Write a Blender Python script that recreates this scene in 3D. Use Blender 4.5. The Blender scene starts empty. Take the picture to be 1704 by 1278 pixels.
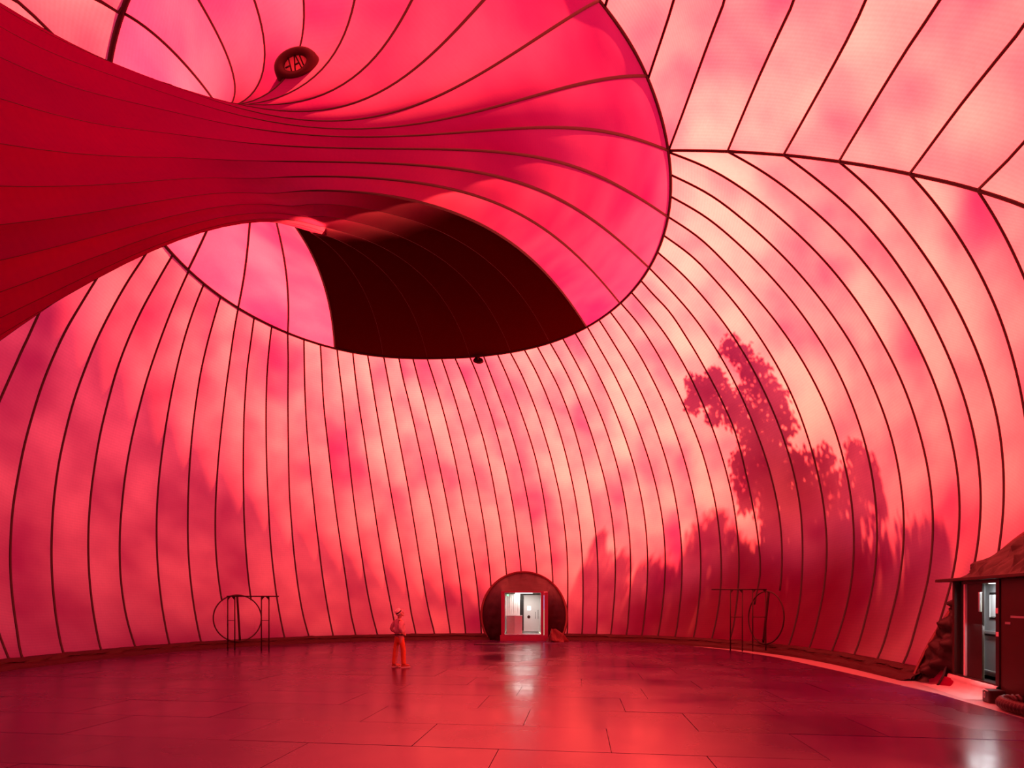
import bpy, bmesh, math, random
import numpy as np
from mathutils import Vector, Matrix

random.seed(7)
D = bpy.data
COL = bpy.context.scene.collection
SC = bpy.context.scene

# ---------------------------------------------------------------- camera
cam = D.cameras.new('camera'); camo = D.objects.new('camera', cam); COL.objects.link(camo)
cam.sensor_fit = 'HORIZONTAL'; cam.sensor_width = 36.0
cam.lens = 900.0 / 1704.0 * 36.0
cam.shift_y = (1000.0 - 639.0) / 1704.0          # shift lens: horizon low in the frame, verticals upright
cam.clip_start = 0.05; cam.clip_end = 500
camo.location = (0, 0, 1.83); camo.rotation_euler = (math.pi / 2, 0, 0)
SC.camera = camo

# ---------------------------------------------------------------- sky, sun, exposure
SUN_DIR = Vector((0.44, 0.50, 0.745)).normalized()   # towards the sun
SUN_STRENGTH = 27.0
SKY_STRENGTH = 1.1
EXPOSURE = 0.70
w = D.worlds.new('sky'); SC.world = w; w.use_nodes = True
wn = w.node_tree; wn.nodes.clear()
wo = wn.nodes.new('ShaderNodeOutputWorld'); wb = wn.nodes.new('ShaderNodeBackground')
wb.inputs[0].default_value = (0.82, 0.76, 1.50, 1); wb.inputs[1].default_value = SKY_STRENGTH
wn.links.new(wb.outputs[0], wo.inputs[0])
sl = D.lights.new('sun', 'SUN'); so = D.objects.new('sun', sl); COL.objects.link(so)
sl.energy = SUN_STRENGTH; sl.angle = math.radians(0.8); sl.color = (1.0, 1.0, 0.50)
so.rotation_euler = (-SUN_DIR).to_track_quat('-Z', 'Y').to_euler()
so.location = (30, 30, 40)
SC.view_settings.view_transform = 'Standard'; SC.view_settings.look = 'None'
SC.view_settings.exposure = EXPOSURE; SC.view_settings.gamma = 1.0
SC.view_settings.use_curve_mapping = False

# ---------------------------------------------------------------- measured shape of the hall (metres, world space)
BASE = [12.7988,-0.3969,-0.5078,-1.2177,0.4296,-0.0946,0.3649,-0.3178,-0.0113]
RING = [(-3.4849,16.7120,15.7190),(7.7837,1.2194,0.6610),(-0.9602,6.4642,-2.5365),(0.4282,-1.5109,0.3071),(1.9411,0.5071,0.0359),(-0.3140,-0.3718,0.1437),(0.5378,-0.2285,-0.0290),(-0.1877,-0.1588,0.0454),(0.1468,-0.0952,0.0406),(-0.0969,-0.0201,0.0116),(-0.0159,-0.1024,0.0125),(-0.0339,0.0216,-0.0039),(-0.0352,-0.0464,0.0199),(0.0062,0.0245,-0.0105),(-0.0350,-0.0037,0.0004),(0.0143,0.0104,-0.0031),(-0.0125,0.0183,-0.0007),(0.0038,-0.0007,0.0009),(-0.0061,0.0106,-0.0020),(0.0002,0.0009,0.0036),(0.0013,0.0021,0.0038)]
TUBE = [
[(-3.7884,13.2984,15.3360),(5.2909,-0.3173,-0.6017),(0.5312,2.7230,-2.0036),(0.8692,0.8791,-0.0780),(-0.1506,-0.2440,-0.4638),(-0.2997,-0.1149,0.3510),(-0.0425,-0.1086,0.1881)],
[(-3.5348,11.7485,12.0583),(3.2807,-0.9502,-0.3995),(-1.2243,-0.9258,-2.5747),(-0.1431,0.7023,0.5031),(1.0142,-0.4918,-0.4502),(0.1939,0.4091,0.6700),(0.4795,0.0987,0.3308)],
[(-3.5852,10.4943,10.4663),(1.4378,-0.8247,-0.9349),(0.8184,-0.7739,-1.4557),(0.0539,0.2029,0.4507),(-0.4704,-0.7447,-0.5897),(-0.0676,0.4373,0.1014),(0.2671,-0.1551,0.2521)],
[(-4.9594,9.5214,9.8984),(0.6745,-0.8861,-0.6111),(1.1051,-0.4308,-1.5252),(-0.6194,-0.2858,0.2022),(0.0605,-0.3299,-0.1601)],
[(-6.4441,7.3306,9.1451),(1.5282,-0.7069,-0.9052),(1.4064,-0.0685,-0.9699),(-0.0694,-0.0565,0.0289),(0.1809,0.2251,-0.2196)],
[(-7.7879,6.0449,6.8076),(1.9361,-1.6980,-0.1424),(1.4775,0.5047,-2.3313),(-0.0333,-0.1155,0.1234),(0.1864,0.0977,-0.0361)],
[(-9.4959,4.5871,7.3161),(2.7478,-3.3762,0.4565),(1.3363,0.9780,-4.2821),(-0.0468,-0.1029,0.0985),(0.0684,-0.0002,0.0359)]]
THETA = {'j': 0.2136,'k': 0.4284,'l': 0.6025,'m': 0.7486,'n': 0.8791,'28': 1.0083,'25': 1.1412,'22': 1.2825,'19': 1.4341,'16': 1.5981,'o': 1.7849,'p': 1.9712,'q': 2.1813,'r': 2.4159,'a': 3.4231,'b': 3.7742,'c': 4.0979,'d': 4.4290,'e': 4.8439,'f': 5.2363,'g': 5.5461,'h': 5.8775,'i': 6.2289}
GORE = {
0: [(-14.50,16.55,10.61),(-14.59,16.56,10.41),(-14.68,16.55,10.21),(-14.76,16.55,10.01),(-14.85,16.54,9.80),(-14.92,16.52,9.60),(-15.00,16.50,9.39),(-15.07,16.48,9.18),(-15.13,16.46,8.97),(-15.19,16.42,8.76),(-15.25,16.39,8.54),(-15.30,16.35,8.33),(-15.35,16.31,8.12),(-15.39,16.26,7.90)],
1: [(-13.33,17.39,12.24),(-13.88,17.43,11.42),(-14.36,17.41,10.56),(-14.76,17.38,9.65),(-15.06,17.31,8.70),(-15.27,17.21,7.73),(-15.38,17.05,6.74),(-15.38,16.84,5.74),(-15.29,16.57,4.75),(-15.09,16.27,3.77),(-14.78,15.93,2.83),(-14.39,15.57,1.92),(-13.91,15.18,1.07),(-13.36,14.75,0.26)],
2: [(-12.18,17.98,13.37),(-12.88,18.13,12.55),(-13.51,18.25,11.67),(-14.05,18.32,10.72),(-14.50,18.36,9.72),(-14.84,18.33,8.67),(-15.06,18.25,7.58),(-15.17,18.10,6.46),(-15.14,17.89,5.35),(-14.98,17.61,4.23),(-14.70,17.26,3.15),(-14.30,16.85,2.10),(-13.79,16.39,1.12),(-13.18,15.92,0.21)],
3: [(-11.63,18.53,13.69),(-12.35,18.79,12.89),(-13.01,18.98,12.02),(-13.59,19.14,11.08),(-14.07,19.26,10.07),(-14.44,19.34,9.01),(-14.70,19.33,7.89),(-14.84,19.25,6.75),(-14.85,19.07,5.59),(-14.73,18.81,4.43),(-14.47,18.47,3.29),(-14.08,18.06,2.19),(-13.57,17.59,1.16),(-12.95,17.08,0.19)],
4: [(-11.48,19.19,13.56),(-12.12,19.54,12.78),(-12.72,19.84,11.91),(-13.26,20.08,10.98),(-13.71,20.24,9.98),(-14.07,20.34,8.92),(-14.33,20.34,7.81),(-14.47,20.26,6.68),(-14.48,20.09,5.52),(-14.37,19.82,4.37),(-14.12,19.47,3.24),(-13.74,19.06,2.15),(-13.24,18.62,1.11),(-12.62,18.18,0.16)],
5: [(-11.29,19.81,13.44),(-11.89,20.18,12.67),(-12.43,20.53,11.82),(-12.90,20.85,10.91),(-13.29,21.11,9.94),(-13.60,21.29,8.90),(-13.82,21.38,7.81),(-13.94,21.36,6.69),(-13.95,21.25,5.55),(-13.83,21.04,4.40),(-13.59,20.73,3.27),(-13.23,20.33,2.18),(-12.76,19.84,1.13),(-12.18,19.29,0.16)],
6: [(-11.02,20.44,13.33),(-11.55,20.88,12.57),(-12.04,21.27,11.74),(-12.47,21.62,10.84),(-12.81,21.92,9.88),(-13.08,22.15,8.86),(-13.26,22.29,7.79),(-13.35,22.33,6.68),(-13.34,22.26,5.55),(-13.23,22.07,4.41),(-13.00,21.77,3.28),(-12.65,21.37,2.19),(-12.20,20.88,1.15),(-11.65,20.32,0.17)],
7: [(-10.68,21.06,13.24),(-11.11,21.58,12.49),(-11.50,22.05,11.68),(-11.86,22.46,10.79),(-12.17,22.80,9.84),(-12.42,23.04,8.82),(-12.60,23.18,7.75),(-12.69,23.21,6.65),(-12.69,23.13,5.52),(-12.58,22.94,4.39),(-12.35,22.65,3.27),(-12.01,22.27,2.18),(-11.56,21.79,1.14),(-11.02,21.22,0.17)],
8: [(-10.30,21.62,13.15),(-10.70,22.14,12.41),(-11.07,22.62,11.60),(-11.37,23.06,10.73),(-11.62,23.44,9.79),(-11.79,23.74,8.79),(-11.90,23.94,7.75),(-11.93,24.03,6.66),(-11.89,24.00,5.54),(-11.76,23.85,4.42),(-11.54,23.57,3.30),(-11.22,23.16,2.21),(-10.82,22.65,1.16),(-10.34,22.02,0.18)],
9: [(-9.85,22.14,13.09),(-10.20,22.69,12.36),(-10.51,23.20,11.56),(-10.76,23.67,10.69),(-10.95,24.07,9.76),(-11.08,24.39,8.77),(-11.16,24.62,7.73),(-11.16,24.73,6.64),(-11.10,24.71,5.53),(-10.96,24.56,4.41),(-10.73,24.28,3.29),(-10.42,23.88,2.20),(-10.02,23.36,1.16),(-9.54,22.74,0.18)],
10: [(-9.36,22.62,13.05),(-9.61,23.21,12.33),(-9.84,23.76,11.54),(-10.05,24.25,10.67),(-10.21,24.66,9.74),(-10.33,24.98,8.75),(-10.40,25.20,7.70),(-10.40,25.30,6.62),(-10.32,25.29,5.51),(-10.17,25.14,4.39),(-9.94,24.86,3.27),(-9.63,24.45,2.19),(-9.23,23.93,1.15),(-8.73,23.33,0.18)],
11: [(-8.86,23.06,12.99),(-9.09,23.66,12.26),(-9.28,24.21,11.47),(-9.43,24.71,10.61),(-9.53,25.14,9.69),(-9.57,25.49,8.71),(-9.56,25.74,7.68),(-9.49,25.87,6.61),(-9.37,25.87,5.51),(-9.19,25.74,4.39),(-8.96,25.46,3.28),(-8.66,25.05,2.20),(-8.29,24.50,1.16),(-7.86,23.84,0.18)],
12: [(-8.30,23.45,12.97),(-8.47,24.06,12.24),(-8.62,24.62,11.45),(-8.72,25.13,10.60),(-8.76,25.58,9.69),(-8.76,25.94,8.71),(-8.72,26.19,7.69),(-8.63,26.33,6.62),(-8.48,26.33,5.52),(-8.28,26.20,4.41),(-8.03,25.93,3.31),(-7.75,25.51,2.22),(-7.42,24.94,1.18),(-7.00,24.28,0.20)],
13: [(-7.70,23.81,12.94),(-7.80,24.43,12.23),(-7.86,25.02,11.45),(-7.91,25.54,10.60),(-7.94,25.98,9.68),(-7.93,26.33,8.71),(-7.88,26.57,7.68),(-7.79,26.70,6.62),(-7.64,26.70,5.52),(-7.44,26.56,4.42),(-7.20,26.28,3.32),(-6.91,25.86,2.24),(-6.55,25.31,1.21),(-6.13,24.66,0.24)],
14: [(-7.11,24.12,12.91),(-7.18,24.74,12.20),(-7.22,25.32,11.42),(-7.22,25.84,10.58),(-7.18,26.29,9.67),(-7.12,26.65,8.70),(-7.03,26.90,7.69),(-6.90,27.03,6.63),(-6.74,27.02,5.54),(-6.53,26.88,4.44),(-6.29,26.60,3.34),(-5.99,26.18,2.27),(-5.66,25.62,1.24),(-5.31,24.93,0.26)],
15: [(-6.49,24.36,12.94),(-6.51,24.99,12.22),(-6.50,25.57,11.45),(-6.46,26.10,10.60),(-6.39,26.55,9.70),(-6.29,26.91,8.74),(-6.16,27.17,7.72),(-6.00,27.30,6.66),(-5.81,27.31,5.58),(-5.59,27.17,4.48),(-5.35,26.88,3.38),(-5.09,26.44,2.30),(-4.82,25.86,1.26),(-4.48,25.16,0.28)],
16: [(-5.85,24.58,12.94),(-5.80,25.22,12.24),(-5.75,25.80,11.46),(-5.67,26.33,10.62),(-5.57,26.79,9.71),(-5.44,27.15,8.75),(-5.29,27.40,7.73),(-5.13,27.53,6.67),(-4.95,27.52,5.58),(-4.75,27.36,4.47),(-4.53,27.06,3.37),(-4.28,26.61,2.29),(-3.98,26.03,1.25),(-3.63,25.33,0.28)],
17: [(-5.21,24.75,12.96),(-5.11,25.39,12.26),(-4.98,25.98,11.50),(-4.84,26.52,10.66),(-4.69,26.97,9.76),(-4.52,27.34,8.80),(-4.34,27.59,7.78),(-4.14,27.73,6.72),(-3.94,27.72,5.63),(-3.75,27.56,4.52),(-3.56,27.25,3.41),(-3.36,26.79,2.32),(-3.14,26.18,1.27),(-2.90,25.44,0.28)],
18: [(-4.57,24.87,13.01),(-4.43,25.52,12.31),(-4.26,26.11,11.54),(-4.09,26.65,10.71),(-3.90,27.11,9.81),(-3.72,27.47,8.85),(-3.53,27.73,7.83),(-3.33,27.86,6.76),(-3.13,27.85,5.67),(-2.92,27.69,4.55),(-2.73,27.38,3.44),(-2.54,26.91,2.35),(-2.37,26.29,1.29),(-2.19,25.53,0.29)],
19: [(-3.90,24.97,13.05),(-3.71,25.62,12.36),(-3.49,26.21,11.60),(-3.28,26.75,10.77),(-3.08,27.21,9.87),(-2.88,27.57,8.91),(-2.69,27.83,7.88),(-2.50,27.96,6.81),(-2.29,27.95,5.72),(-2.09,27.79,4.60),(-1.90,27.48,3.49),(-1.73,27.00,2.39),(-1.58,26.38,1.33),(-1.45,25.62,0.32)],
20: [(-3.27,25.04,13.09),(-3.03,25.68,12.41),(-2.78,26.28,11.65),(-2.54,26.82,10.83),(-2.30,27.28,9.93),(-2.07,27.65,8.96),(-1.84,27.90,7.94),(-1.64,28.03,6.87),(-1.45,28.02,5.76),(-1.29,27.85,4.63),(-1.15,27.53,3.51),(-1.04,27.05,2.40),(-0.95,26.42,1.33),(-0.91,25.64,0.32)],
21: [(-2.63,25.10,13.13),(-2.32,25.73,12.46),(-2.02,26.32,11.71),(-1.72,26.86,10.88),(-1.44,27.32,9.99),(-1.20,27.69,9.02),(-0.98,27.94,7.98),(-0.79,28.07,6.90),(-0.60,28.05,5.79),(-0.44,27.89,4.66),(-0.31,27.56,3.52),(-0.23,27.07,2.41),(-0.21,26.43,1.34),(-0.20,25.65,0.32)],
22: [(-1.97,25.12,13.18),(-1.62,25.75,12.51),(-1.30,26.34,11.76),(-0.99,26.87,10.93),(-0.70,27.33,10.03),(-0.43,27.70,9.05),(-0.19,27.95,8.02),(0.02,28.08,6.94),(0.20,28.06,5.82),(0.34,27.89,4.68),(0.45,27.55,3.54),(0.49,27.06,2.42),(0.49,26.41,1.34),(0.48,25.63,0.32)],
23: [(-1.33,25.12,13.23),(-0.99,25.75,12.54),(-0.64,26.34,11.79),(-0.28,26.87,10.96),(0.05,27.32,10.06),(0.35,27.68,9.09),(0.61,27.93,8.06),(0.83,28.05,6.97),(1.01,28.03,5.84),(1.15,27.85,4.70),(1.24,27.51,3.55),(1.28,27.02,2.43),(1.25,26.37,1.35),(1.21,25.57,0.32)],
24: [(-0.70,25.07,13.30),(-0.28,25.69,12.63),(0.11,26.27,11.88),(0.49,26.80,11.05),(0.86,27.25,10.15),(1.19,27.61,9.17),(1.45,27.86,8.13),(1.66,27.99,7.04),(1.82,27.96,5.90),(1.95,27.79,4.75),(2.03,27.45,3.59),(2.05,26.95,2.46),(2.00,26.29,1.37),(1.92,25.50,0.34)],
25: [(-0.07,25.02,13.35),(0.40,25.63,12.68),(0.84,26.20,11.94),(1.25,26.72,11.11),(1.62,27.16,10.20),(1.96,27.52,9.23),(2.25,27.76,8.18),(2.50,27.88,7.09),(2.67,27.85,5.95),(2.78,27.68,4.79),(2.81,27.34,3.63),(2.77,26.85,2.50),(2.69,26.20,1.40),(2.60,25.40,0.37)],
26: [(0.57,24.92,13.42),(1.08,25.52,12.76),(1.56,26.08,12.01),(1.99,26.59,11.18),(2.38,27.03,10.27),(2.72,27.39,9.28),(3.01,27.63,8.23),(3.25,27.74,7.12),(3.42,27.71,5.98),(3.52,27.53,4.81),(3.55,27.19,3.65),(3.51,26.69,2.50),(3.41,26.03,1.40),(3.27,25.23,0.37)],
27: [(1.16,24.80,13.48),(1.70,25.38,12.82),(2.23,25.93,12.08),(2.69,26.43,11.25),(3.10,26.87,10.33),(3.45,27.22,9.34),(3.75,27.46,8.28),(3.99,27.57,7.16),(4.17,27.53,6.01),(4.27,27.34,4.84),(4.28,27.00,3.67),(4.21,26.50,2.52),(4.08,25.84,1.41),(3.92,25.04,0.37)],
28: [(1.73,24.63,13.58),(2.31,25.20,12.91),(2.85,25.74,12.16),(3.34,26.24,11.32),(3.80,26.66,10.40),(4.20,27.00,9.41),(4.56,27.22,8.34),(4.84,27.31,7.22),(5.03,27.26,6.06),(5.12,27.07,4.88),(5.11,26.73,3.69),(5.00,26.23,2.53),(4.80,25.59,1.42),(4.54,24.80,0.37)],
29: [(2.29,24.41,13.68),(2.88,24.99,13.00),(3.45,25.52,12.25),(3.99,26.00,11.41),(4.49,26.41,10.49),(4.92,26.73,9.49),(5.28,26.94,8.42),(5.56,27.03,7.28),(5.74,26.99,6.11),(5.83,26.79,4.91),(5.80,26.44,3.72),(5.68,25.94,2.54),(5.47,25.29,1.42),(5.20,24.50,0.37)],
30: [(2.83,24.15,13.79),(3.45,24.72,13.11),(4.05,25.24,12.35),(4.62,25.71,11.51),(5.14,26.11,10.58),(5.61,26.42,9.56),(6.00,26.61,8.48),(6.30,26.69,7.34),(6.50,26.63,6.15),(6.58,26.43,4.94),(6.54,26.07,3.73),(6.39,25.57,2.55),(6.14,24.92,1.42),(5.81,24.14,0.36)],
31: [(3.30,23.87,13.91),(3.96,24.42,13.23),(4.61,24.93,12.46),(5.21,25.39,11.61),(5.77,25.77,10.67),(6.26,26.06,9.65),(6.68,26.24,8.56),(7.01,26.30,7.40),(7.23,26.22,6.20),(7.31,26.00,4.98),(7.27,25.64,3.76),(7.09,25.14,2.56),(6.80,24.50,1.42),(6.42,23.73,0.35)],
32: [(3.79,23.53,14.04),(4.49,24.06,13.35),(5.18,24.55,12.59),(5.83,24.98,11.73),(6.41,25.35,10.79),(6.91,25.64,9.75),(7.33,25.81,8.64),(7.66,25.86,7.47),(7.87,25.78,6.25),(7.96,25.55,5.02),(7.91,25.17,3.78),(7.73,24.65,2.57),(7.42,24.00,1.42),(7.02,23.23,0.35)],
33: [(4.22,23.15,14.17),(4.99,23.64,13.50),(5.72,24.10,12.73),(6.39,24.53,11.86),(7.00,24.88,10.91),(7.53,25.15,9.86),(7.98,25.31,8.73),(8.32,25.34,7.55),(8.55,25.23,6.31),(8.64,24.98,5.06),(8.58,24.59,3.80),(8.38,24.06,2.58),(8.05,23.41,1.42),(7.61,22.64,0.34)],
34: [(4.58,22.73,14.33),(5.43,23.16,13.67),(6.20,23.61,12.89),(6.91,24.02,12.01),(7.56,24.35,11.04),(8.13,24.59,9.98),(8.62,24.71,8.84),(8.98,24.72,7.64),(9.22,24.58,6.38),(9.30,24.31,5.10),(9.24,23.90,3.83),(9.02,23.35,2.60),(8.65,22.71,1.42),(8.14,21.99,0.34)],
35: [(4.95,22.26,14.49),(5.81,22.67,13.82),(6.63,23.06,13.06),(7.38,23.43,12.19),(8.05,23.75,11.22),(8.63,23.98,10.17),(9.12,24.11,9.02),(9.49,24.11,7.82),(9.74,23.98,6.56),(9.83,23.71,5.29),(9.77,23.30,4.01),(9.55,22.78,2.77),(9.18,22.14,1.59),(8.68,21.40,0.49)],
36: [(5.22,21.71,14.69),(5.75,21.99,14.29),(6.39,22.22,13.81),(7.35,22.68,12.84),(8.36,23.10,11.55),(9.11,23.31,10.31),(9.57,23.38,9.34),(9.85,23.42,8.52),(10.08,23.40,7.54),(10.28,23.20,6.17),(10.32,22.69,4.50),(10.09,22.00,2.92),(9.65,21.50,1.73),(9.05,20.57,0.41)],
37: [(5.38,21.20,14.89),(6.35,21.58,14.21),(7.29,21.90,13.42),(8.15,22.19,12.51),(8.92,22.43,11.50),(9.58,22.59,10.38),(10.13,22.64,9.17),(10.54,22.54,7.90),(10.79,22.31,6.57),(10.86,21.95,5.23),(10.73,21.49,3.89),(10.42,20.94,2.61),(9.93,20.32,1.41),(9.32,19.60,0.30)],
38: [(5.54,20.58,15.11),(6.67,20.90,14.37),(7.61,21.18,13.59),(8.40,21.39,12.80),(9.13,21.57,11.90),(9.82,21.70,10.84),(10.44,21.74,9.59),(10.91,21.64,8.21),(11.18,21.41,6.79),(11.24,21.07,5.40),(11.09,20.64,4.05),(10.76,20.07,2.72),(10.23,19.35,1.41),(9.57,18.69,0.29)],
39: [(5.62,19.95,15.33),(6.74,20.16,14.65),(7.77,20.42,13.84),(8.72,20.62,12.90),(9.58,20.76,11.85),(10.31,20.81,10.69),(10.89,20.78,9.43),(11.29,20.65,8.10),(11.51,20.39,6.71),(11.53,20.00,5.31),(11.35,19.50,3.93),(10.97,18.94,2.62),(10.41,18.34,1.39),(9.72,17.69,0.27)],
40: [(5.57,19.35,15.57),(6.77,19.48,14.89),(7.86,19.70,14.06),(8.87,19.86,13.10),(9.78,19.90,12.02),(10.55,19.85,10.83),(11.15,19.71,9.54),(11.57,19.48,8.17),(11.77,19.16,6.74),(11.76,18.74,5.31),(11.53,18.24,3.92),(11.11,17.68,2.60),(10.52,17.12,1.38),(9.79,16.57,0.27)],
41: [(5.50,18.67,15.81),(6.75,18.75,15.12),(7.90,18.87,14.29),(8.96,18.95,13.32),(9.90,18.94,12.21),(10.69,18.85,10.98),(11.30,18.68,9.67),(11.70,18.44,8.27),(11.90,18.11,6.83),(11.86,17.69,5.38),(11.61,17.19,3.96),(11.16,16.65,2.63),(10.55,16.09,1.40),(9.79,15.47,0.28)],
42: [(5.35,18.03,16.04),(6.66,18.04,15.34),(7.86,18.11,14.50),(8.97,18.13,13.51),(9.94,18.07,12.37),(10.75,17.92,11.11),(11.37,17.68,9.76),(11.77,17.37,8.33),(11.94,16.97,6.86),(11.88,16.51,5.38),(11.59,15.99,3.96),(11.12,15.47,2.63),(10.49,14.95,1.41),(9.72,14.37,0.30)],
43: [(5.04,17.40,16.30),(6.43,17.32,15.62),(7.70,17.28,14.77),(8.87,17.23,13.75),(9.89,17.10,12.58),(10.72,16.91,11.29),(11.34,16.65,9.90),(11.75,16.29,8.43),(11.90,15.85,6.92),(11.82,15.33,5.42),(11.51,14.78,3.98),(11.02,14.26,2.64),(10.38,13.80,1.42),(9.60,13.25,0.31)],
44: [(6.60,16.56,15.61),(7.78,16.45,14.79),(8.84,16.32,13.84),(9.77,16.14,12.77),(10.55,15.93,11.58),(11.15,15.66,10.31),(11.57,15.35,8.99),(11.79,14.97,7.62),(11.80,14.54,6.25),(11.63,14.08,4.91),(11.29,13.65,3.63),(10.82,13.27,2.45),(10.24,12.92,1.36),(9.53,12.43,0.36)],
45: [(7.88,15.67,14.74),(8.84,15.51,13.84),(9.70,15.31,12.83),(10.42,15.12,11.74),(10.99,14.91,10.58),(11.41,14.65,9.36),(11.66,14.32,8.09),(11.73,13.94,6.82),(11.65,13.54,5.57),(11.42,13.16,4.36),(11.06,12.82,3.22),(10.59,12.51,2.15),(10.02,12.15,1.16),(9.35,11.69,0.25)],
46: [(8.87,14.67,13.76),(9.65,14.49,12.82),(10.31,14.31,11.80),(10.85,14.10,10.72),(11.25,13.84,9.59),(11.51,13.55,8.43),(11.62,13.23,7.25),(11.60,12.90,6.09),(11.45,12.60,4.97),(11.19,12.31,3.88),(10.82,12.03,2.85),(10.36,11.72,1.88),(9.80,11.33,0.97),(9.17,10.86,0.14)],
47: [(9.83,13.36,12.38),(10.38,13.18,11.44),(10.82,13.00,10.46),(11.16,12.81,9.45),(11.39,12.61,8.42),(11.51,12.41,7.38),(11.52,12.19,6.34),(11.42,11.95,5.32),(11.22,11.70,4.32),(10.92,11.43,3.36),(10.55,11.15,2.45),(10.09,10.83,1.58),(9.58,10.45,0.78),(9.01,10.01,0.05)],
48: [(10.45,12.13,11.04),(10.82,11.99,10.15),(11.10,11.85,9.23),(11.29,11.69,8.30),(11.39,11.50,7.35),(11.40,11.27,6.40),(11.32,11.04,5.46),(11.16,10.80,4.56),(10.92,10.58,3.69),(10.62,10.37,2.85),(10.25,10.13,2.05),(9.82,9.85,1.30),(9.35,9.51,0.60),(8.83,9.14,-0.05)]}
RIDGE = [(5.03,17.38,16.31),(5.92,16.96,15.95),(6.74,16.49,15.53),(7.48,15.98,15.05),(8.14,15.43,14.52),(8.71,14.86,13.94),(9.21,14.27,13.34),(9.63,13.68,12.72),(9.98,13.10,12.10),(10.27,12.52,11.48),(10.51,11.98,10.87),(10.71,11.46,10.26),(10.86,10.99,9.66),(10.98,10.54,9.07)]
TOP = {0: [(5.04,17.37,16.31),(5.12,16.18,16.44),(5.15,15.08,16.49),(5.16,14.06,16.48),(5.17,13.14,16.43)],
1: [(6.60,16.56,15.61),(6.58,15.36,15.69),(6.54,14.26,15.70),(6.50,13.27,15.65),(6.47,12.39,15.60)],
2: [(7.87,15.67,14.75),(7.82,14.43,14.75),(7.75,13.33,14.71),(7.67,12.37,14.67),(7.57,11.55,14.67)],
3: [(8.87,14.67,13.76),(8.74,13.44,13.77),(8.61,12.38,13.76),(8.52,11.47,13.74),(8.46,10.68,13.70)],
4: [(9.83,13.36,12.38),(9.68,12.30,12.40),(9.56,11.40,12.41),(9.48,10.62,12.40),(9.41,9.94,12.39)],
5: [(10.45,12.13,11.04),(10.29,10.87,11.04)],
-1: [(3.95,15.69,16.95),(3.99,15.14,16.98),(4.03,14.60,16.98),(4.06,14.09,16.97),(4.08,13.61,16.95)],
-2: [(2.47,14.26,17.48),(2.49,14.09,17.48)],
'x': [(-10.96,11.95,15.10),(-10.85,12.59,15.17)],
'y': [(-9.69,12.67,15.91),(-9.67,13.16,15.91)]}

# ---------------------------------------------------------------- helpers
PI = math.pi
def link(o, parent=None):
    COL.objects.link(o)
    if parent: o.parent = parent
    return o
def tag(o, label=None, cat=None, group=None, kind=None):
    if label: o['label'] = label
    if cat: o['category'] = cat
    if group: o['group'] = group
    if kind: o['kind'] = kind
    return o
def empty(name, loc=(0, 0, 0), rz=0, **k):
    o = D.objects.new(name, None); o.location = loc; o.rotation_euler = (0, 0, rz); o.empty_display_size = .2
    return tag(link(o), **k)
def mesh_obj(name, verts, faces, mat, parent=None, smooth=False, uv=None, loc=None):
    me = D.meshes.new(name); me.from_pydata([tuple(map(float, v)) for v in verts], [], faces)
    if uv is not None:
        l = me.uv_layers.new(name='UVMap')
        idx = np.empty(len(me.loops), dtype=np.int32); me.loops.foreach_get('vertex_index', idx)
        l.data.foreach_set('uv', np.asarray(uv, dtype=np.float32)[idx].ravel())
    me.materials.append(mat)
    if smooth: me.polygons.foreach_set('use_smooth', [True] * len(me.polygons))
    me.update()
    o = D.objects.new(name, me)
    if loc is not None: o.location = loc
    return link(o, parent)
def bm_obj(name, bm, mat, parent=None, smooth=False, loc=None, rot=None):
    me = D.meshes.new(name); bm.normal_update(); bm.to_mesh(me); bm.free(); me.materials.append(mat)
    if smooth: me.polygons.foreach_set('use_smooth', [True] * len(me.polygons))
    o = D.objects.new(name, me)
    if loc is not None: o.location = loc
    if rot is not None: o.rotation_euler = rot
    return link(o, parent)
def add_box(bm, lo, hi, bevel=0.0):
    r = bmesh.ops.create_cube(bm, size=1.0); vs = r['verts']
    s = [hi[i] - lo[i] for i in range(3)]; c = [(hi[i] + lo[i]) / 2 for i in range(3)]
    for v in vs: v.co = Vector([v.co[i] * s[i] + c[i] for i in range(3)])
    if bevel > 0:
        es = list({e for v in vs for e in v.link_edges})
        bmesh.ops.bevel(bm, geom=es, offset=bevel, segments=2, affect='EDGES', profile=.6)
def box_obj(name, lo, hi, mat, parent=None, bevel=0.006):
    bm = bmesh.new(); add_box(bm, lo, hi, bevel); return bm_obj(name, bm, mat, parent)
def tube_geo(pts, rad, sides=8, closed=False, flat=1.0, normals=None):
    """round (or flattened) tube along points; rad scalar or per point"""
    pts = np.asarray(pts, float); n = len(pts)
    rad = np.full(n, rad) if np.isscalar(rad) else np.asarray(rad, float)
    if closed: tan = np.roll(pts, -1, 0) - np.roll(pts, 1, 0)
    else: tan = np.gradient(pts, axis=0)
    tan /= np.linalg.norm(tan, axis=1)[:, None] + 1e-12
    vs = []
    up = np.array([0, 0, 1.0]) if abs(tan[0][2]) < .9 else np.array([0, 1.0, 0])
    for i in range(n):
        if normals is not None: up = normals[i]
        a = np.cross(tan[i], up); a /= np.linalg.norm(a) + 1e-12; b = np.cross(a, tan[i])
        up = b
        for k in range(sides):
            t = 2 * PI * k / sides
            vs.append(pts[i] + rad[i] * (math.cos(t) * a + flat * math.sin(t) * b))
    fs = []
    m = n if closed else n - 1
    for i in range(m):
        j = (i + 1) % n
        for k in range(sides):
            k2 = (k + 1) % sides
            fs.append((i * sides + k, i * sides + k2, j * sides + k2, j * sides + k))
    if not closed:
        fs.append(tuple(range(sides - 1, -1, -1))); fs.append(tuple((n - 1) * sides + k for k in range(sides)))
    return vs, fs
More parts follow.
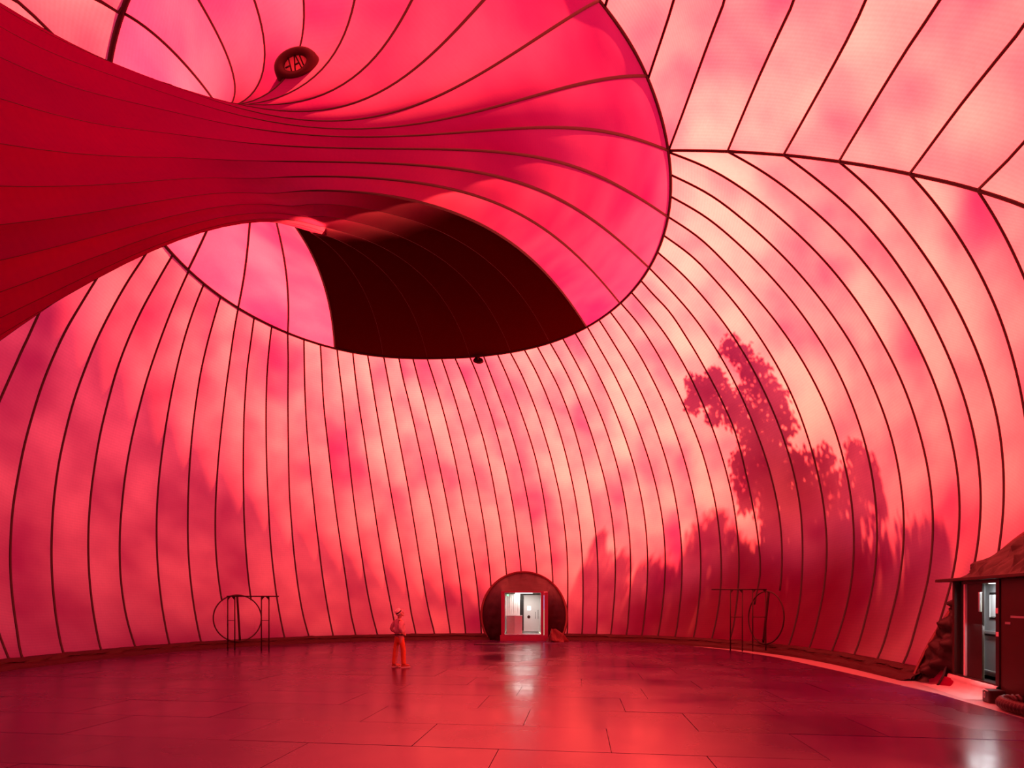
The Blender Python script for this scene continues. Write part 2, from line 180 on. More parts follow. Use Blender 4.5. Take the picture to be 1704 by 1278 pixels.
def tube_obj(name, pts, rad, mat, parent=None, sides=8, closed=False, flat=1.0, normals=None):
    v, f = tube_geo(pts, rad, sides, closed, flat, normals)
    return mesh_obj(name, v, f, mat, parent, smooth=True)
def resample(P, n, spline=True):
    P = np.asarray(P, float); d = np.r_[0, np.cumsum(np.linalg.norm(np.diff(P, axis=0), axis=1))]
    t = np.linspace(0, d[-1], n)
    if not spline or len(P) < 3: return np.stack([np.interp(t, d, P[:, i]) for i in range(P.shape[1])], 1)
    m = np.gradient(P, d, axis=0)
    i = np.clip(np.searchsorted(d, t, side='right') - 1, 0, len(d) - 2); h = (d[i + 1] - d[i])[:, None]
    u = (t - d[i])[:, None] / h
    return (2*u**3-3*u**2+1)*P[i]+(u**3-2*u**2+u)*h*m[i]+(-2*u**3+3*u**2)*P[i+1]+(u**3-u**2)*h*m[i+1]

# ---------------------------------------------------------------- materials
def mat_new(name):
    m = D.materials.new(name); m.use_nodes = True; m.node_tree.nodes.clear(); return m, m.node_tree
def N(nt, t, **k):
    n = nt.nodes.new(t)
    for a, b in k.items(): setattr(n, a, b)
    return n
def pbr(name, col, rough=.6, metal=0.0, noise=.12, scale=6.0, bump=0.0, spec=.5, emit=None, estr=0, coat=0):
    m, nt = mat_new(name); L = nt.links.new
    out = N(nt, 'ShaderNodeOutputMaterial'); b = N(nt, 'ShaderNodeBsdfPrincipled')
    tc = N(nt, 'ShaderNodeTexCoord'); no = N(nt, 'ShaderNodeTexNoise'); no.inputs['Scale'].default_value = scale
    no.inputs['Detail'].default_value = 4
    L(tc.outputs['Object'], no.inputs['Vector'])
    mx = N(nt, 'ShaderNodeMix', data_type='RGBA'); L(no.outputs['Fac'], mx.inputs['Factor'])
    mx.inputs['A'].default_value = tuple(c * (1 - noise) for c in col) + (1,)
    mx.inputs['B'].default_value = tuple(min(1, c * (1 + noise)) for c in col) + (1,)
    L(mx.outputs['Result'], b.inputs['Base Color'])
    b.inputs['Roughness'].default_value = rough; b.inputs['Metallic'].default_value = metal
    b.inputs['Specular IOR Level'].default_value = spec; b.inputs['Coat Weight'].default_value = coat
    if bump:
        bp = N(nt, 'ShaderNodeBump'); bp.inputs['Strength'].default_value = bump; bp.inputs['Distance'].default_value = .02
        L(no.outputs['Fac'], bp.inputs['Height']); L(bp.outputs['Normal'], b.inputs['Normal'])
    if emit:
        b.inputs['Emission Color'].default_value = tuple(emit) + (1,); b.inputs['Emission Strength'].default_value = estr
    L(b.outputs[0], out.inputs[0]); return m

def membrane(name, thin, thick, refl=(.29, .002, .085), k_trans=.62, contrast=(.27, .72), opaque_attr=False, weave=.03):
    """translucent coated fabric; mottled thickness, per-panel offset, fine weave along the panel"""
    m, nt = mat_new(name); L = nt.links.new
    out = N(nt, 'ShaderNodeOutputMaterial')
    geo = N(nt, 'ShaderNodeNewGeometry'); oi = N(nt, 'ShaderNodeObjectInfo')
    n1 = N(nt, 'ShaderNodeTexNoise', noise_dimensions='3D'); n1.inputs['Scale'].default_value = .30; n1.inputs['Detail'].default_value = 2.5
    L(geo.outputs['Position'], n1.inputs['Vector'])
    mul = N(nt, 'ShaderNodeMath', operation='MULTIPLY'); mul.inputs[1].default_value = 60; L(oi.outputs['Random'], mul.inputs[0])
    n2 = N(nt, 'ShaderNodeTexNoise', noise_dimensions='4D'); n2.inputs['Scale'].default_value = .42; n2.inputs['Detail'].default_value = 2.2
    n2.inputs['Roughness'].default_value = .45
    L(geo.outputs['Position'], n2.inputs['Vector']); L(mul.outputs[0], n2.inputs['W'])
    ad = N(nt, 'ShaderNodeMix', data_type='FLOAT'); ad.inputs['Factor'].default_value = .62
    L(n1.outputs['Fac'], ad.inputs['A']); L(n2.outputs['Fac'], ad.inputs['B'])
    mr = N(nt, 'ShaderNodeMapRange'); mr.inputs['From Min'].default_value = contrast[0]; mr.inputs['From Max'].default_value = contrast[1]
    mr.interpolation_type = 'SMOOTHSTEP'
    L(ad.outputs['Result'], mr.inputs['Value'])
    mx = N(nt, 'ShaderNodeMix', data_type='RGBA'); L(mr.outputs[0], mx.inputs['Factor'])
    mx.inputs['A'].default_value = tuple(thick) + (1,); mx.inputs['B'].default_value = tuple(thin) + (1,)
    # weave
    uv = N(nt, 'ShaderNodeUVMap'); sp = N(nt, 'ShaderNodeSeparateXYZ'); L(uv.outputs[0], sp.inputs[0])
    def line(sock, freq):
        a = N(nt, 'ShaderNodeMath', operation='MULTIPLY'); a.inputs[1].default_value = freq; L(sock, a.inputs[0])
        s = N(nt, 'ShaderNodeMath', operation='SINE'); L(a.outputs[0], s.inputs[0]); return s.outputs[0]
    s1 = line(sp.outputs['Y'], 62.0); s2 = line(sp.outputs['X'], 75.0)
    nf = N(nt, 'ShaderNodeTexNoise'); nf.inputs['Scale'].default_value = 9; nf.inputs['Detail'].default_value = 3; L(geo.outputs['Position'], nf.inputs['Vector'])
    a1 = N(nt, 'ShaderNodeMath', operation='MULTIPLY_ADD'); a1.inputs[1].default_value = weave; a1.inputs[2].default_value = .92; L(s1, a1.inputs[0])
    a2 = N(nt, 'ShaderNodeMath', operation='MULTIPLY_ADD'); a2.inputs[1].default_value = weave * .4; L(s2, a2.inputs[0]); L(a1.outputs[0], a2.inputs[2])
    a3 = N(nt, 'ShaderNodeMath', operation='MULTIPLY_ADD'); a3.inputs[1].default_value = .16; L(nf.outputs['Fac'], a3.inputs[0]); L(a2.outputs[0], a3.inputs[2])
    sc = N(nt, 'ShaderNodeVectorMath', operation='SCALE'); L(mx.outputs['Result'], sc.inputs[0]); L(a3.outputs[0], sc.inputs['Scale'])
    tr = N(nt, 'ShaderNodeBsdfTranslucent'); L(sc.outputs[0], tr.inputs['Color'])
    df = N(nt, 'ShaderNodeBsdfDiffuse'); df.inputs['Color'].default_value = tuple(refl) + (1,)
    ms = N(nt, 'ShaderNodeMixShader'); ms.inputs[0].default_value = k_trans
    L(df.outputs[0], ms.inputs[1]); L(tr.outputs[0], ms.inputs[2])
    if opaque_attr:      # blackout-lined cloth: 'lining' 1 = fully lined, lower values paint in light near the neck
        at = N(nt, 'ShaderNodeAttribute'); at.attribute_name = 'lining_glow'
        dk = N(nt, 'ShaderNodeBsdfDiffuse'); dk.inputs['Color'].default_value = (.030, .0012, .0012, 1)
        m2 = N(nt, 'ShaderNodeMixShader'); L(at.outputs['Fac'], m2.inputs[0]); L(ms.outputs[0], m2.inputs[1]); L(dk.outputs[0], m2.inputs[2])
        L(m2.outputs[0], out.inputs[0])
    else: L(ms.outputs[0], out.inputs[0])
    return m

M_shell = membrane('shell_membrane', (.98, .072, .086), (.31, .006, .031))
M_tube = membrane('tube_membrane', (.78, .034, .066), (.30, .001, .028), refl=(.25, .003, .20), contrast=(.2, .85), weave=.02)
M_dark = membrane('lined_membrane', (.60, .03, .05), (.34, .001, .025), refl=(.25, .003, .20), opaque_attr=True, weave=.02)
M_seam = pbr('seam_tape', (.022, .004, .005), .7, noise=.1)
M_seam2 = pbr('seam_tape_soft', (.06, .004, .008), .7, noise=.1)
M_cuff = pbr('wrinkled_cuff_fabric', (.022, .001, .002), .42, noise=.5, scale=3, bump=.6, spec=.18)
M_skirt = pbr('skirt_fabric', (.040, .0025, .004), .5, spec=.2, noise=.4, scale=4, bump=.4)
M_slab = pbr('pale_slab', (.42, .34, .33), .42, noise=.10, scale=1.2)
M_blacksteel = pbr('black_steel', (.02, .016, .016), .45, noise=.2)
M_paintred = pbr('red_painted_steel', (.34, .05, .13), .45, noise=.15)
M_maroon = pbr('maroon_panel', (.05, .014, .012), .4, spec=.2, noise=.2, scale=2)
M_brown = pbr('brown_steel', (.024, .013, .012), .34, spec=.25, noise=.2, scale=3)
M_steel = pbr('brushed_steel', (.62, .64, .65), .28, 1.0, noise=.06, scale=3)
M_leaf = pbr('leaf_steel', (.66, .69, .70), .35, .55, noise=.06, scale=3)
M_white = pbr('white_panel', (.62, .60, .58), .35, noise=.04)
M_grey = pbr('grey_laminate', (.36, .31, .32), .35, noise=.1)
M_tape = pbr('pink_tape', (.75, .62, .62), .6)
M_lamp = pbr('lamp_face', (1, 1, 1), .5, emit=(1, .97, .9), estr=1.6)
M_green = pbr('green_indicator', (.05, .5, .12), .5, emit=(.1, 1, .2), estr=3.0)
M_rug = pbr('dark_plate', (.06, .03, .035), .3, noise=.2)
M_glass = pbr('window_pane', (.75, .78, .78), .08, noise=.02)
M_liner = pbr('pale_vinyl_sill', (.62, .45, .42), .38, noise=.08)

def floor_mat():
    m, nt = mat_new('plywood_deck'); L = nt.links.new
    out = N(nt, 'ShaderNodeOutputMaterial'); b = N(nt, 'ShaderNodeBsdfPrincipled'); L(b.outputs[0], out.inputs[0])
    geo = N(nt, 'ShaderNodeNewGeometry'); oi = N(nt, 'ShaderNodeObjectInfo')
    mp = N(nt, 'ShaderNodeMapping'); mp.inputs['Scale'].default_value = (.35, 1.6, 1); mp.inputs['Rotation'].default_value = (0, 0, .12); L(geo.outputs['Position'], mp.inputs['Vector'])
    n1 = N(nt, 'ShaderNodeTexNoise', noise_dimensions='4D'); n1.inputs['Scale'].default_value = 1.1; n1.inputs['Detail'].default_value = 5; L(mp.outputs[0], n1.inputs['Vector'])
    mu = N(nt, 'ShaderNodeMath', operation='MULTIPLY'); mu.inputs[1].default_value = 30; L(oi.outputs['Random'], mu.inputs[0]); L(mu.outputs[0], n1.inputs['W'])
    n2 = N(nt, 'ShaderNodeTexNoise'); n2.inputs['Scale'].default_value = .5; n2.inputs['Detail'].default_value = 3; L(geo.outputs['Position'], n2.inputs['Vector'])
    mx = N(nt, 'ShaderNodeMix', data_type='RGBA'); L(n1.outputs['Fac'], mx.inputs['Factor'])
    mx.inputs['A'].default_value = (.040, .004, .042, 1); mx.inputs['B'].default_value = (.084, .008, .080, 1)
    hv = N(nt, 'ShaderNodeMath', operation='MULTIPLY_ADD'); L(oi.outputs['Random'], hv.inputs[0]); hv.inputs[1].default_value = .35; hv.inputs[2].default_value = .82
    sc = N(nt, 'ShaderNodeVectorMath', operation='SCALE'); L(mx.outputs['Result'], sc.inputs[0]); L(hv.outputs[0], sc.inputs['Scale'])
    L(sc.outputs[0], b.inputs['Base Color'])
    mr = N(nt, 'ShaderNodeMapRange'); mr.inputs['From Min'].default_value = .3; mr.inputs['From Max'].default_value = .7
    mr.inputs['To Min'].default_value = .15; mr.inputs['To Max'].default_value = .34; L(n2.outputs['Fac'], mr.inputs['Value']); L(mr.outputs[0], b.inputs['Roughness'])
    bp = N(nt, 'ShaderNodeBump'); bp.inputs['Strength'].default_value = .10; bp.inputs['Distance'].default_value = .02; L(n1.outputs['Fac'], bp.inputs['Height']); L(bp.outputs[0], b.inputs['Normal'])
    b.inputs['Specular IOR Level'].default_value = .55
    return m
M_floor = floor_mat()
M_ground = pbr('outside_ground', (.10, .105, .11), .9, noise=.2, scale=.3)

# ---------------------------------------------------------------- shell surface (the inflated hall)
CX0, CY0, ZC, HH = -1.5, 12.5, 6.5, 11.5
KB = 1 - (ZC / HH) ** 2
def rbase(ph):
    ph = np.asarray(ph, float)
    r = np.full(ph.shape, BASE[0])
    for k in range(1, 5): r = r + BASE[2*k-1] * np.cos(k*ph) + BASE[2*k] * np.sin(k*ph)
    return r
def gfun(X):
    v = X[..., :2] - np.array([CX0, CY0])
    q = np.hypot(v[..., 0], v[..., 1]) / rbase(np.arctan2(v[..., 1], v[..., 0]))
    return q**2 * KB + ((X[..., 2] - ZC) / HH) ** 2
ORG = np.array([CX0, CY0, ZC])
def snap(X, out=0.0):
    """put points onto the shell (radially); out = metres outwards"""
    X = np.asarray(X, float); s = 1 / np.sqrt(gfun(X)); d = (X - ORG) * s[..., None]
    if np.isscalar(out) and out == 0: return ORG + d
    n = d / np.linalg.norm(d, axis=-1, keepdims=True)
    return ORG + d + n * np.asarray(out)[..., None]
def topz(x, y):
    v = np.array([x - CX0, y - CY0]); q = np.hypot(*v) / rbase(np.arctan2(v[1], v[0]))
    return ZC + HH * math.sqrt(max(0, 1 - q*q*KB))
def base_pt(ph, z=0.0):
    s = math.sqrt(1 - ((z - ZC) / HH) ** 2) / math.sqrt(KB); r = float(rbase(ph)) * s
    return np.array([CX0 + r*math.cos(ph), CY0 + r*math.sin(ph), z])
def fb(t, n):
    t = np.asarray(t, float)
    return np.stack([np.ones_like(t)] + [f(k*t) for k in range(1, n+1) for f in (np.cos, np.sin)], -1)
RINGA = np.array(RING)
def ring_at(t): return fb(t, (len(RINGA) - 1) // 2) @ RINGA
TC = [np.array(a) for a in TUBE]
def bern(n, t): return np.stack([math.comb(n, i) * t**i * (1-t)**(n-i) for i in range(n+1)], -1)
def tube_at(th, ts):
    """point of the inner tube: th round it, ts 0..1 ring to neck, 1..2 neck to the far end"""
    th = np.asarray(th, float); ts = np.asarray(ts, float)
    P0 = ring_at(th); F3, F2 = fb(th, 3), fb(th, 2)
    P1, P2, P3 = [F3 @ TC[i] for i in range(3)]; P4, Q2, Q3, Q4 = [F2 @ TC[i] for i in range(3, 7)]
    Q1 = P4 + (P4 - P3) * .75
    a = np.clip(ts, 0, 1); b = np.clip(ts - 1, 0, 1.25)
    s1 = np.einsum('tk,knc->ntc', bern(4, a), np.stack([P0, P1, P2, P3, P4]))
    s2 = np.einsum('tk,knc->ntc', bern(4, b), np.stack([P4, Q1, Q2, Q3, Q4]))
    X = np.where((ts > 1)[None, :, None], s2, s1)
    g = gfun(X); far = (g > 1) & (ts > 1.3)[None]
    return np.where(far[..., None], snap(X), X)

# rails of the shell: every sewn seam from the top (ring or ridge) down to the ground
ringt = np.linspace(0, 2*PI, 1440, endpoint=False); ringp = ring_at(ringt)
def near_ring(p):
    i = int(((ringp - p) ** 2).sum(1).argmin()); return float(ringt[i]), ringp[i]
def to_ground(P):
    """continue a rail down the shell to z = 0"""
    p = P[-1]; q = P[-4]
    ph = math.atan2(p[1]-CY0, p[0]-CX0); ph0 = math.atan2(q[1]-CY0, q[0]-CX0)
    sl_ = (ph - ph0) / (p[2] - q[2] - 1e-9)
    out = [x for x in P if x[2] > .12]
    return np.array(out + [base_pt(ph + sl_ * (0 - p[2]) * .8, 0.0)])
ridge = np.array(RIDGE)
ridge = np.vstack([ring_at(np.array([near_ring(ridge[0])[0]]))[0][None], ridge[1:]])
rid_ext = snap(np.array([(11.25, 8.6, 7.6), (10.9, 6.6, 5.2), (10.0, 4.9, 2.6)]))
ridge = resample(np.vstack([ridge, rid_ext, base_pt(math.atan2(3.6 - CY0, 8.2 - CX0))[None]]), 80); ridge = np.vstack([ridge[:1], snap(ridge[1:])])
def ridge_at(t): t = np.clip(np.asarray(t, float), 0, 1) * 79; return np.stack([np.interp(t, np.arange(80), ridge[:, i]) for i in range(3)], -1)
def near_ridge(p):
    tt = np.linspace(0, 1, 1600); R = ridge_at(tt); i = int(((R - p) ** 2).sum(1).argmin()); return float(tt[i])
NROW = 64
class Rail: rt = None; gt = None
def mk_rail(P, top, tv):
    r = Rail(); P = np.asarray(P, float); r.P = snap(resample(P, NROW)); r.top = top; r.tv = tv
    r.P[0] = ring_at(np.array([tv]))[0] if top == 'ring' else ridge_at(tv)
    if top == 'ring': r.rt = tv
    else: r.gt = tv
    if top == 'ridge' and tv < .012: r.rt = near_ring(r.P[0])[0]
    return r
low = []
phS = {}
for k in sorted(GORE):
    P = to_ground(np.array(GORE[k])); phS[k] = math.atan2(P[-1][1]-CY0, P[-1][0]-CX0)
    if k <= 2:      # top hidden behind the tube: carry on up to the ring
        th = math.radians(143.5 + 5.6 * (3 - k)); t3 = ring_at(np.array([th]))[0]
        d = P[0] - P[1]; d /= np.linalg.norm(d); L_ = np.linalg.norm(t3 - P[0])
        ex = [P[0] * (1-s)**2 + (P[0] + d * L_ * .5) * 2*s*(1-s) + t3 * s*s for s in (.75, .5, .25)]
        low.append(mk_rail(np.vstack([t3, snap(np.array(ex)), P]), 'ring', th))
    elif k <= 43:
        th, q = near_ring(P[0]); P[0] = q; low.append(mk_rail(P, 'ring', th))
        if k == 43: low[-1].gt = 0.0
    else:
        t = near_ridge(P[0]); P[0] = ridge_at(t); low.append(mk_rail(P, 'ridge', t))
# S43 starts where ring and ridge meet; give it both readings
# extra rails at the left, hidden or out of frame
pre = []
for i in range(1, 4):
    th = math.radians(143.5 + 5.6 * (3 + i)); ph = phS[0] + i * .125
    t3 = ring_at(np.array([th]))[0]; e = base_pt(ph, ZC)
    P = [t3] + [np.array([t3[0]*(1-s)+e[0]*s, t3[1]*(1-s)+e[1]*s, topz(t3[0]*(1-s)+e[0]*s, t3[1]*(1-s)+e[1]*s)]) for s in (.25, .5, .75, .92)]
    P += [e, base_pt(ph, ZC*.6), base_pt(ph, ZC*.3), base_pt(ph, 0)]
    pre.insert(0, mk_rail(P, 'ring', th))
low = pre + low
# extra rails at the right, out of frame
tl = low[-1].tv; phl = phS[48]; phr = math.atan2(3.6 - CY0, 8.2 - CX0)
for i, f in enumerate((.22, .45, .72)):
    t = tl + (1 - tl) * f; ph = phl + (phr - phl) * (f * .8 + .1); a = ridge_at(t); b = base_pt(ph)
    P = [a] + [snap(a * (1-s) + b * s + np.array([.6, -.3, 0]) * math.sin(PI*s)) for s in (.3, .6)] + [b]
    low.append(mk_rail(P, 'ridge', t))
top = []
ph_l = phS[0] + 3 * .125; ph_r = phr + 2 * PI
tops = []
for th in (179.5, 198.5, 216, 236, 256, 276, 297, 318): tops.append(('ring', math.radians(th), None))
tops.append(('ring', None, TOP[-2])); tops.append(('ring', None, TOP[-1]))
for k in range(6): tops.append(('ridge', None, TOP[k]))
for t in (.50, .62, .75): tops.append(('ridge', t, None))
for i, (kind, tv, tr) in enumerate(tops):
    ph = ph_l + (ph_r - ph_l) * (i + 1) / (len(tops) + 1)
    if tr is not None:
        lead = [np.array(p) for p in tr]
        if kind == 'ring': tv, q = near_ring(lead[0]); lead[0] = q
        else: tv = near_ridge(lead[0])
    else: lead = [ring_at(np.array([tv]))[0] if kind == 'ring' else ridge_at(tv)]
    if i == 0: lead += [np.array(TOP['x'][1]), np.array(TOP['x'][0])]
    if i == 1: lead += [np.array(TOP['y'][1]) * .5 + lead[0] * .5, np.array(TOP['y'][0])]
    s0 = lead[-1]; e = base_pt(ph, ZC)
    P = lead + [np.array([s0[0]*(1-s)+e[0]*s, s0[1]*(1-s)+e[1]*s, topz(s0[0]*(1-s)+e[0]*s, s0[1]*(1-s)+e[1]*s)]) for s in (.28, .55, .8, .95)]
    if kind == 'ridge' and tr is None: P = lead + [snap((s0*(1-s)+base_pt(ph)*s) + np.array([0, -.8, 1.2])*math.sin(PI*s)) for s in (.35, .7)] + [base_pt(ph)]
    else: P += [base_pt(ph, ZC*.8), base_pt(ph, ZC*.4), base_pt(ph, 0)]
    top.append(mk_rail(P, kind, tv))

HOLES = [(np.array([.575, 25.9, 1.23]), 1.55), (np.array([10.05, 10.55, 1.25]), 1.65)]
HATCH = [(np.array([-11.23, 22.17, 1.13]), .97), (np.array([9.67, 20.62, 1.2]), .99)]
def gore_panel(A, B, mat, parent, name='membrane_panel', cols=6, bulge=.035, holes=()):
    u = np.linspace(0, 1, cols)
    X = A.P[:, None] * (1 - u)[None, :, None] + B.P[:, None] * u[None, :, None]
    wdt = np.linalg.norm(A.P - B.P, axis=1)
    X = snap(X, out=(wdt[:, None] * np.sin(PI * u)[None] * bulge))
    if A.rt is not None and B.rt is not None:
        d = (B.rt - A.rt + PI) % (2*PI) - PI; X[0] = ring_at(A.rt + d * u)
    elif A.gt is not None and B.gt is not None: X[0] = ridge_at(A.gt + (B.gt - A.gt) * u)
    n = NROW; vid = np.arange(n * cols).reshape(n, cols)
    V = X.reshape(-1, 3); len_ = np.r_[0, np.cumsum(np.linalg.norm(np.diff(A.P, axis=0), axis=1))]
    uv = np.stack([(u[None] - .5) * wdt[:, None], np.repeat(len_[:, None], cols, 1)], -1).reshape(-1, 2)
    F_ = []
    for i in range(n-1):
        for j in range(cols-1):
            f = (vid[i, j], vid[i+1, j], vid[i+1, j+1], vid[i, j+1]); c = V[list(f)].mean(0)
            if any(np.linalg.norm(c - h) < r for h, r in holes): continue
            F_.append(tuple(int(a) for a in f))
    return mesh_obj(name, V, F_, mat, parent, smooth=True, uv=uv)
def seam_on_shell(P, r, parent, holes=(), mat=None, name='seam'):
    P = [p for p in P]
    keep = [p for p in P if not any(np.linalg.norm(p - h) < rr for h, rr in holes)]
    keep = np.array(keep); n = (ORG - keep); n /= np.linalg.norm(n, axis=1)[:, None]
    return tube_obj(name, keep + n * .012, r, mat or M_seam, parent, sides=6, flat=.5, normals=n)

wall = empty('wall_back', kind='structure', label='tall inflated wall of narrow vertical pink-red membrane gores between dark seams')
ceil = empty('ceiling', kind='structure', label='vaulted ceiling of broad pink-red membrane panels between dark seams')
for a, b in zip(low[:-1], low[1:]):
    cols = 6 if np.linalg.norm(a.P - b.P, axis=1).max() < 2.2 else 10
    gore_panel(a, b, M_shell, wall, cols=cols, holes=HOLES)
for r in low[1:]:
    P = r.P
    for c_, rr in HATCH:        # seams stop at the hoop of a hatch
        ins = np.hypot(np.hypot(P[:, 0]-c_[0], P[:, 1]-c_[1]), P[:, 2]-c_[2]) < rr
        if ins.sum() > 1: P = P[:int(np.argmax(ins))]
    seam_on_shell(P, .034, wall, HOLES)
first, last = low[0], low[-1]
endR = mk_rail(ridge, 'ridge', 0.0); endR.P[-1] = ridge[-1]
gore_panel(last, endR_ := mk_rail(np.vstack([ridge_at(np.linspace(last.tv + .02, 1, 20))]), 'ridge', last.tv + .02), M_shell, wall, cols=6)
seq = [first] + top
for a, b in zip(seq[:-1], seq[1:]): gore_panel(a, b, M_shell, ceil, cols=14, bulge=.02)
gore_panel(top[-1], mk_rail(ridge_at(np.linspace(top[-1].tv + .02, 1, 20)), 'ridge', top[-1].tv + .02), M_shell, ceil, cols=10)
for r in top: seam_on_shell(r.P, .038, ceil)
seam_on_shell(ridge, .042, ceil, name='ridge_seam')

# ---------------------------------------------------------------- the inner tube
tube = empty('membrane_tube', tuple(tube_at([0.6], [1.0])[0, 0]), label='huge red fabric tube overhead, narrow at its neck, flaring to a dark ringed mouth', cat='fabric tube')
tube_off = np.array(tube.location)
keys = sorted(THETA, key=lambda k: THETA[k])
ths = [THETA[k] for k in keys]
# order round the ring, with hidden ones between 'r' and 'a'
allth = []
for k, t in zip(keys, ths):
    if k == 'a': allth += [('x1', THETA['r'] + (t - THETA['r']) / 3), ('x2', THETA['r'] + (t - THETA['r']) * 2/3)]
    allth.append((k, t))
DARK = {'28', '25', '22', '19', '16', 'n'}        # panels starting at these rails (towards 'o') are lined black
TS_ = np.concatenate([np.linspace(0, .12, 5)[:-1], np.linspace(.12, 1, 34), np.linspace(1, 2.1, 26)[1:]])
def tube_panel(t0, t1, dark):
    cols = 8
    u = np.linspace(0, 1, cols); th = t0 + (t1 - t0) * u
    X = tube_at(th, TS_)                                # cols, rows, 3
    # gores belly towards the inside of the tube
    cen = tube_at(np.linspace(0, 2*PI, 24, endpoint=False), TS_).mean(0)
    wdt = np.linalg.norm(X[0] - X[-1], axis=1)
    du = np.gradient(X, axis=0); dv = np.gradient(X, axis=1); nn = np.cross(du, dv); nn /= np.linalg.norm(nn, axis=-1, keepdims=True) + 1e-9
    s = np.sign(((cen[None] - X) * nn).sum(-1, keepdims=True)); nn = nn * s
    amp = wdt * (.05 + .07 * np.clip((TS_ - .35) / .5, 0, 1)) * np.clip(TS_ / .08, 0, 1)
    if 1.1 < t0 < 2.6: amp = amp * np.clip(np.abs(TS_ - .98) / .35, .12, 1)
    else: amp = amp * np.where(TS_ > 1, 1 + .5 * np.clip(TS_ - 1, 0, .5) * 2, 1)
    X = X + nn * (np.sin(PI * u)[:, None] * amp[None])[..., None]
    V = (X.transpose(1, 0, 2).reshape(-1, 3)) - tube_off
    n = len(TS_); vid = np.arange(n * cols).reshape(n, cols)
    F_ = [(int(vid[i, j]), int(vid[i, j+1]), int(vid[i+1, j+1]), int(vid[i+1, j])) for i in range(n-1) for j in range(cols-1)]
    len_ = np.r_[0, np.cumsum(np.linalg.norm(np.diff(X[0], axis=0), axis=1))]
    uv = np.stack([(u[None] - .5) * wdt[:, None], np.repeat(len_[:, None], cols, 1)], -1).reshape(-1, 2)
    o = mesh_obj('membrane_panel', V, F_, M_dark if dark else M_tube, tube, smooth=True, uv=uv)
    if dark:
        at = o.data.attributes.new('lining_glow', 'FLOAT', 'POINT')
        lin_glow = 1 - np.clip((TS_ - .50) / .50, 0, 1) ** 1.3  # fade towards the neck paints interior light into the dark cloth
        lin_glow = np.clip(lin_glow, .0, 1); lin_glow[TS_ > 1] = 0
        at.data.foreach_set('value', np.repeat(lin_glow, cols).astype(np.float32))
        tag(o, label='black lined fabric panel')
    return o
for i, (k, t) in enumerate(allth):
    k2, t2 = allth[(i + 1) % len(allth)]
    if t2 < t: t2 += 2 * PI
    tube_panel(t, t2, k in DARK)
for k, t in allth:
    sel = TS_
    P = tube_at([t], sel)[0]
    cen = tube_at(np.linspace(0, 2*PI, 24, endpoint=False), sel).mean(0)
    nrm = (P - cen); nrm /= np.linalg.norm(nrm, axis=1)[:, None]
    rad = np.where(sel < 1, .036 - .024 * np.clip((sel - .25) / .6, 0, 1), .012)
    rad = np.where(sel > .9, np.maximum(.012 * (1 - (sel - .9) / .12), .003), rad)
    if k in DARK and k != 'n': rad = np.full(len(sel), .003)
    tube_obj('seam', P - tube_off, rad, M_seam if True else M_seam2, tube, sides=6)
rt = np.linspace(0, 2*PI, 220, endpoint=False); RP = ring_at(rt)
tube_obj('mouth_seam', RP - tube_off, .062, M_seam, tube, sides=8, closed=True)
# vent port set in the tube above the neck
pc = tube_at([math.radians(255.5)], [.692])[0, 0]; pa = tube_at([math.radians(255.5)], [.66])[0, 0]; pb = tube_at([math.radians(259)], [.692])[0, 0]
du_ = pa - pc; dv_ = pb - pc; pn = np.cross(du_, dv_); pn /= np.linalg.norm(pn)
if np.dot(pn, np.array([0, 0, 1.83]) - pc) < 0: pn = -pn
pt = D.objects.new('vent_port', None); link(pt, tube); pt.location = tuple(pc - tube_off); pt['label'] = 'dark round vent opening with struts and a disc painted pale as sunlit membrane inside'
view = pc - np.array([0, 0, 1.83]); view /= np.linalg.norm(view)
nz = Vector(tuple(.35 * pn - .65 * view)).normalized(); nx = Vector((.92, 0, .33)); nx = (nx - nz * nx.dot(nz)).normalized(); ny = nz.cross(nx)
pt.rotation_euler = Matrix((nx, ny, nz)).transposed().to_euler()
pt.location = tuple(pc - tube_off + np.array(nz) * .16 + np.array([0, 0, -.12]))
def ring_rows(rows, seg=40):
    V = [(r*math.cos(2*PI*i/seg) * 1.42, r*math.sin(2*PI*i/seg) * .72, z) for r, z in rows for i in range(seg)]
    F_ = [(j*seg+i, j*seg+(i+1) % seg, (j+1)*seg+(i+1) % seg, (j+1)*seg+i) for j in range(len(rows)-1) for i in range(seg)]
    return V, F_
V, F_ = ring_rows([(.36, -.40), (.33, -.05), (.31, .05), (.26, .10), (.18, .08), (.165, -.10)])
mesh_obj('port_collar', V, F_, M_seam2, pt, smooth=True)
V = [(.172*math.cos(2*PI*i/32)*1.42, .172*math.sin(2*PI*i/32)*.72, -.03) for i in range(32)]
M_sunlit = membrane('painted_sunlit_cloth', (1, .5, .5), (.95, .4, .42), refl=(.95, .6, .6), k_trans=.45)  # pale colour stands in for sunlit membrane seen through the opening
mesh_obj('sunlit_disc', V, [tuple(range(32))], M_sunlit, pt)
for a, b in (((-.14, -.14), (-.10, .15)), ((.10, -.15), (.06, .15)), ((-.06, -.15), (.04, .15)), ((-.02, -.03), (.09, -.02)), ((.16, -.10), (.15, .11)), ((-.24, -.02), (-.13, -.01))):
    tube_obj('strut', np.array([(a[0]*.92, a[1]*.75, .02), (b[0]*.92, b[1]*.75, .02)]), .014, M_seam, pt, 6)


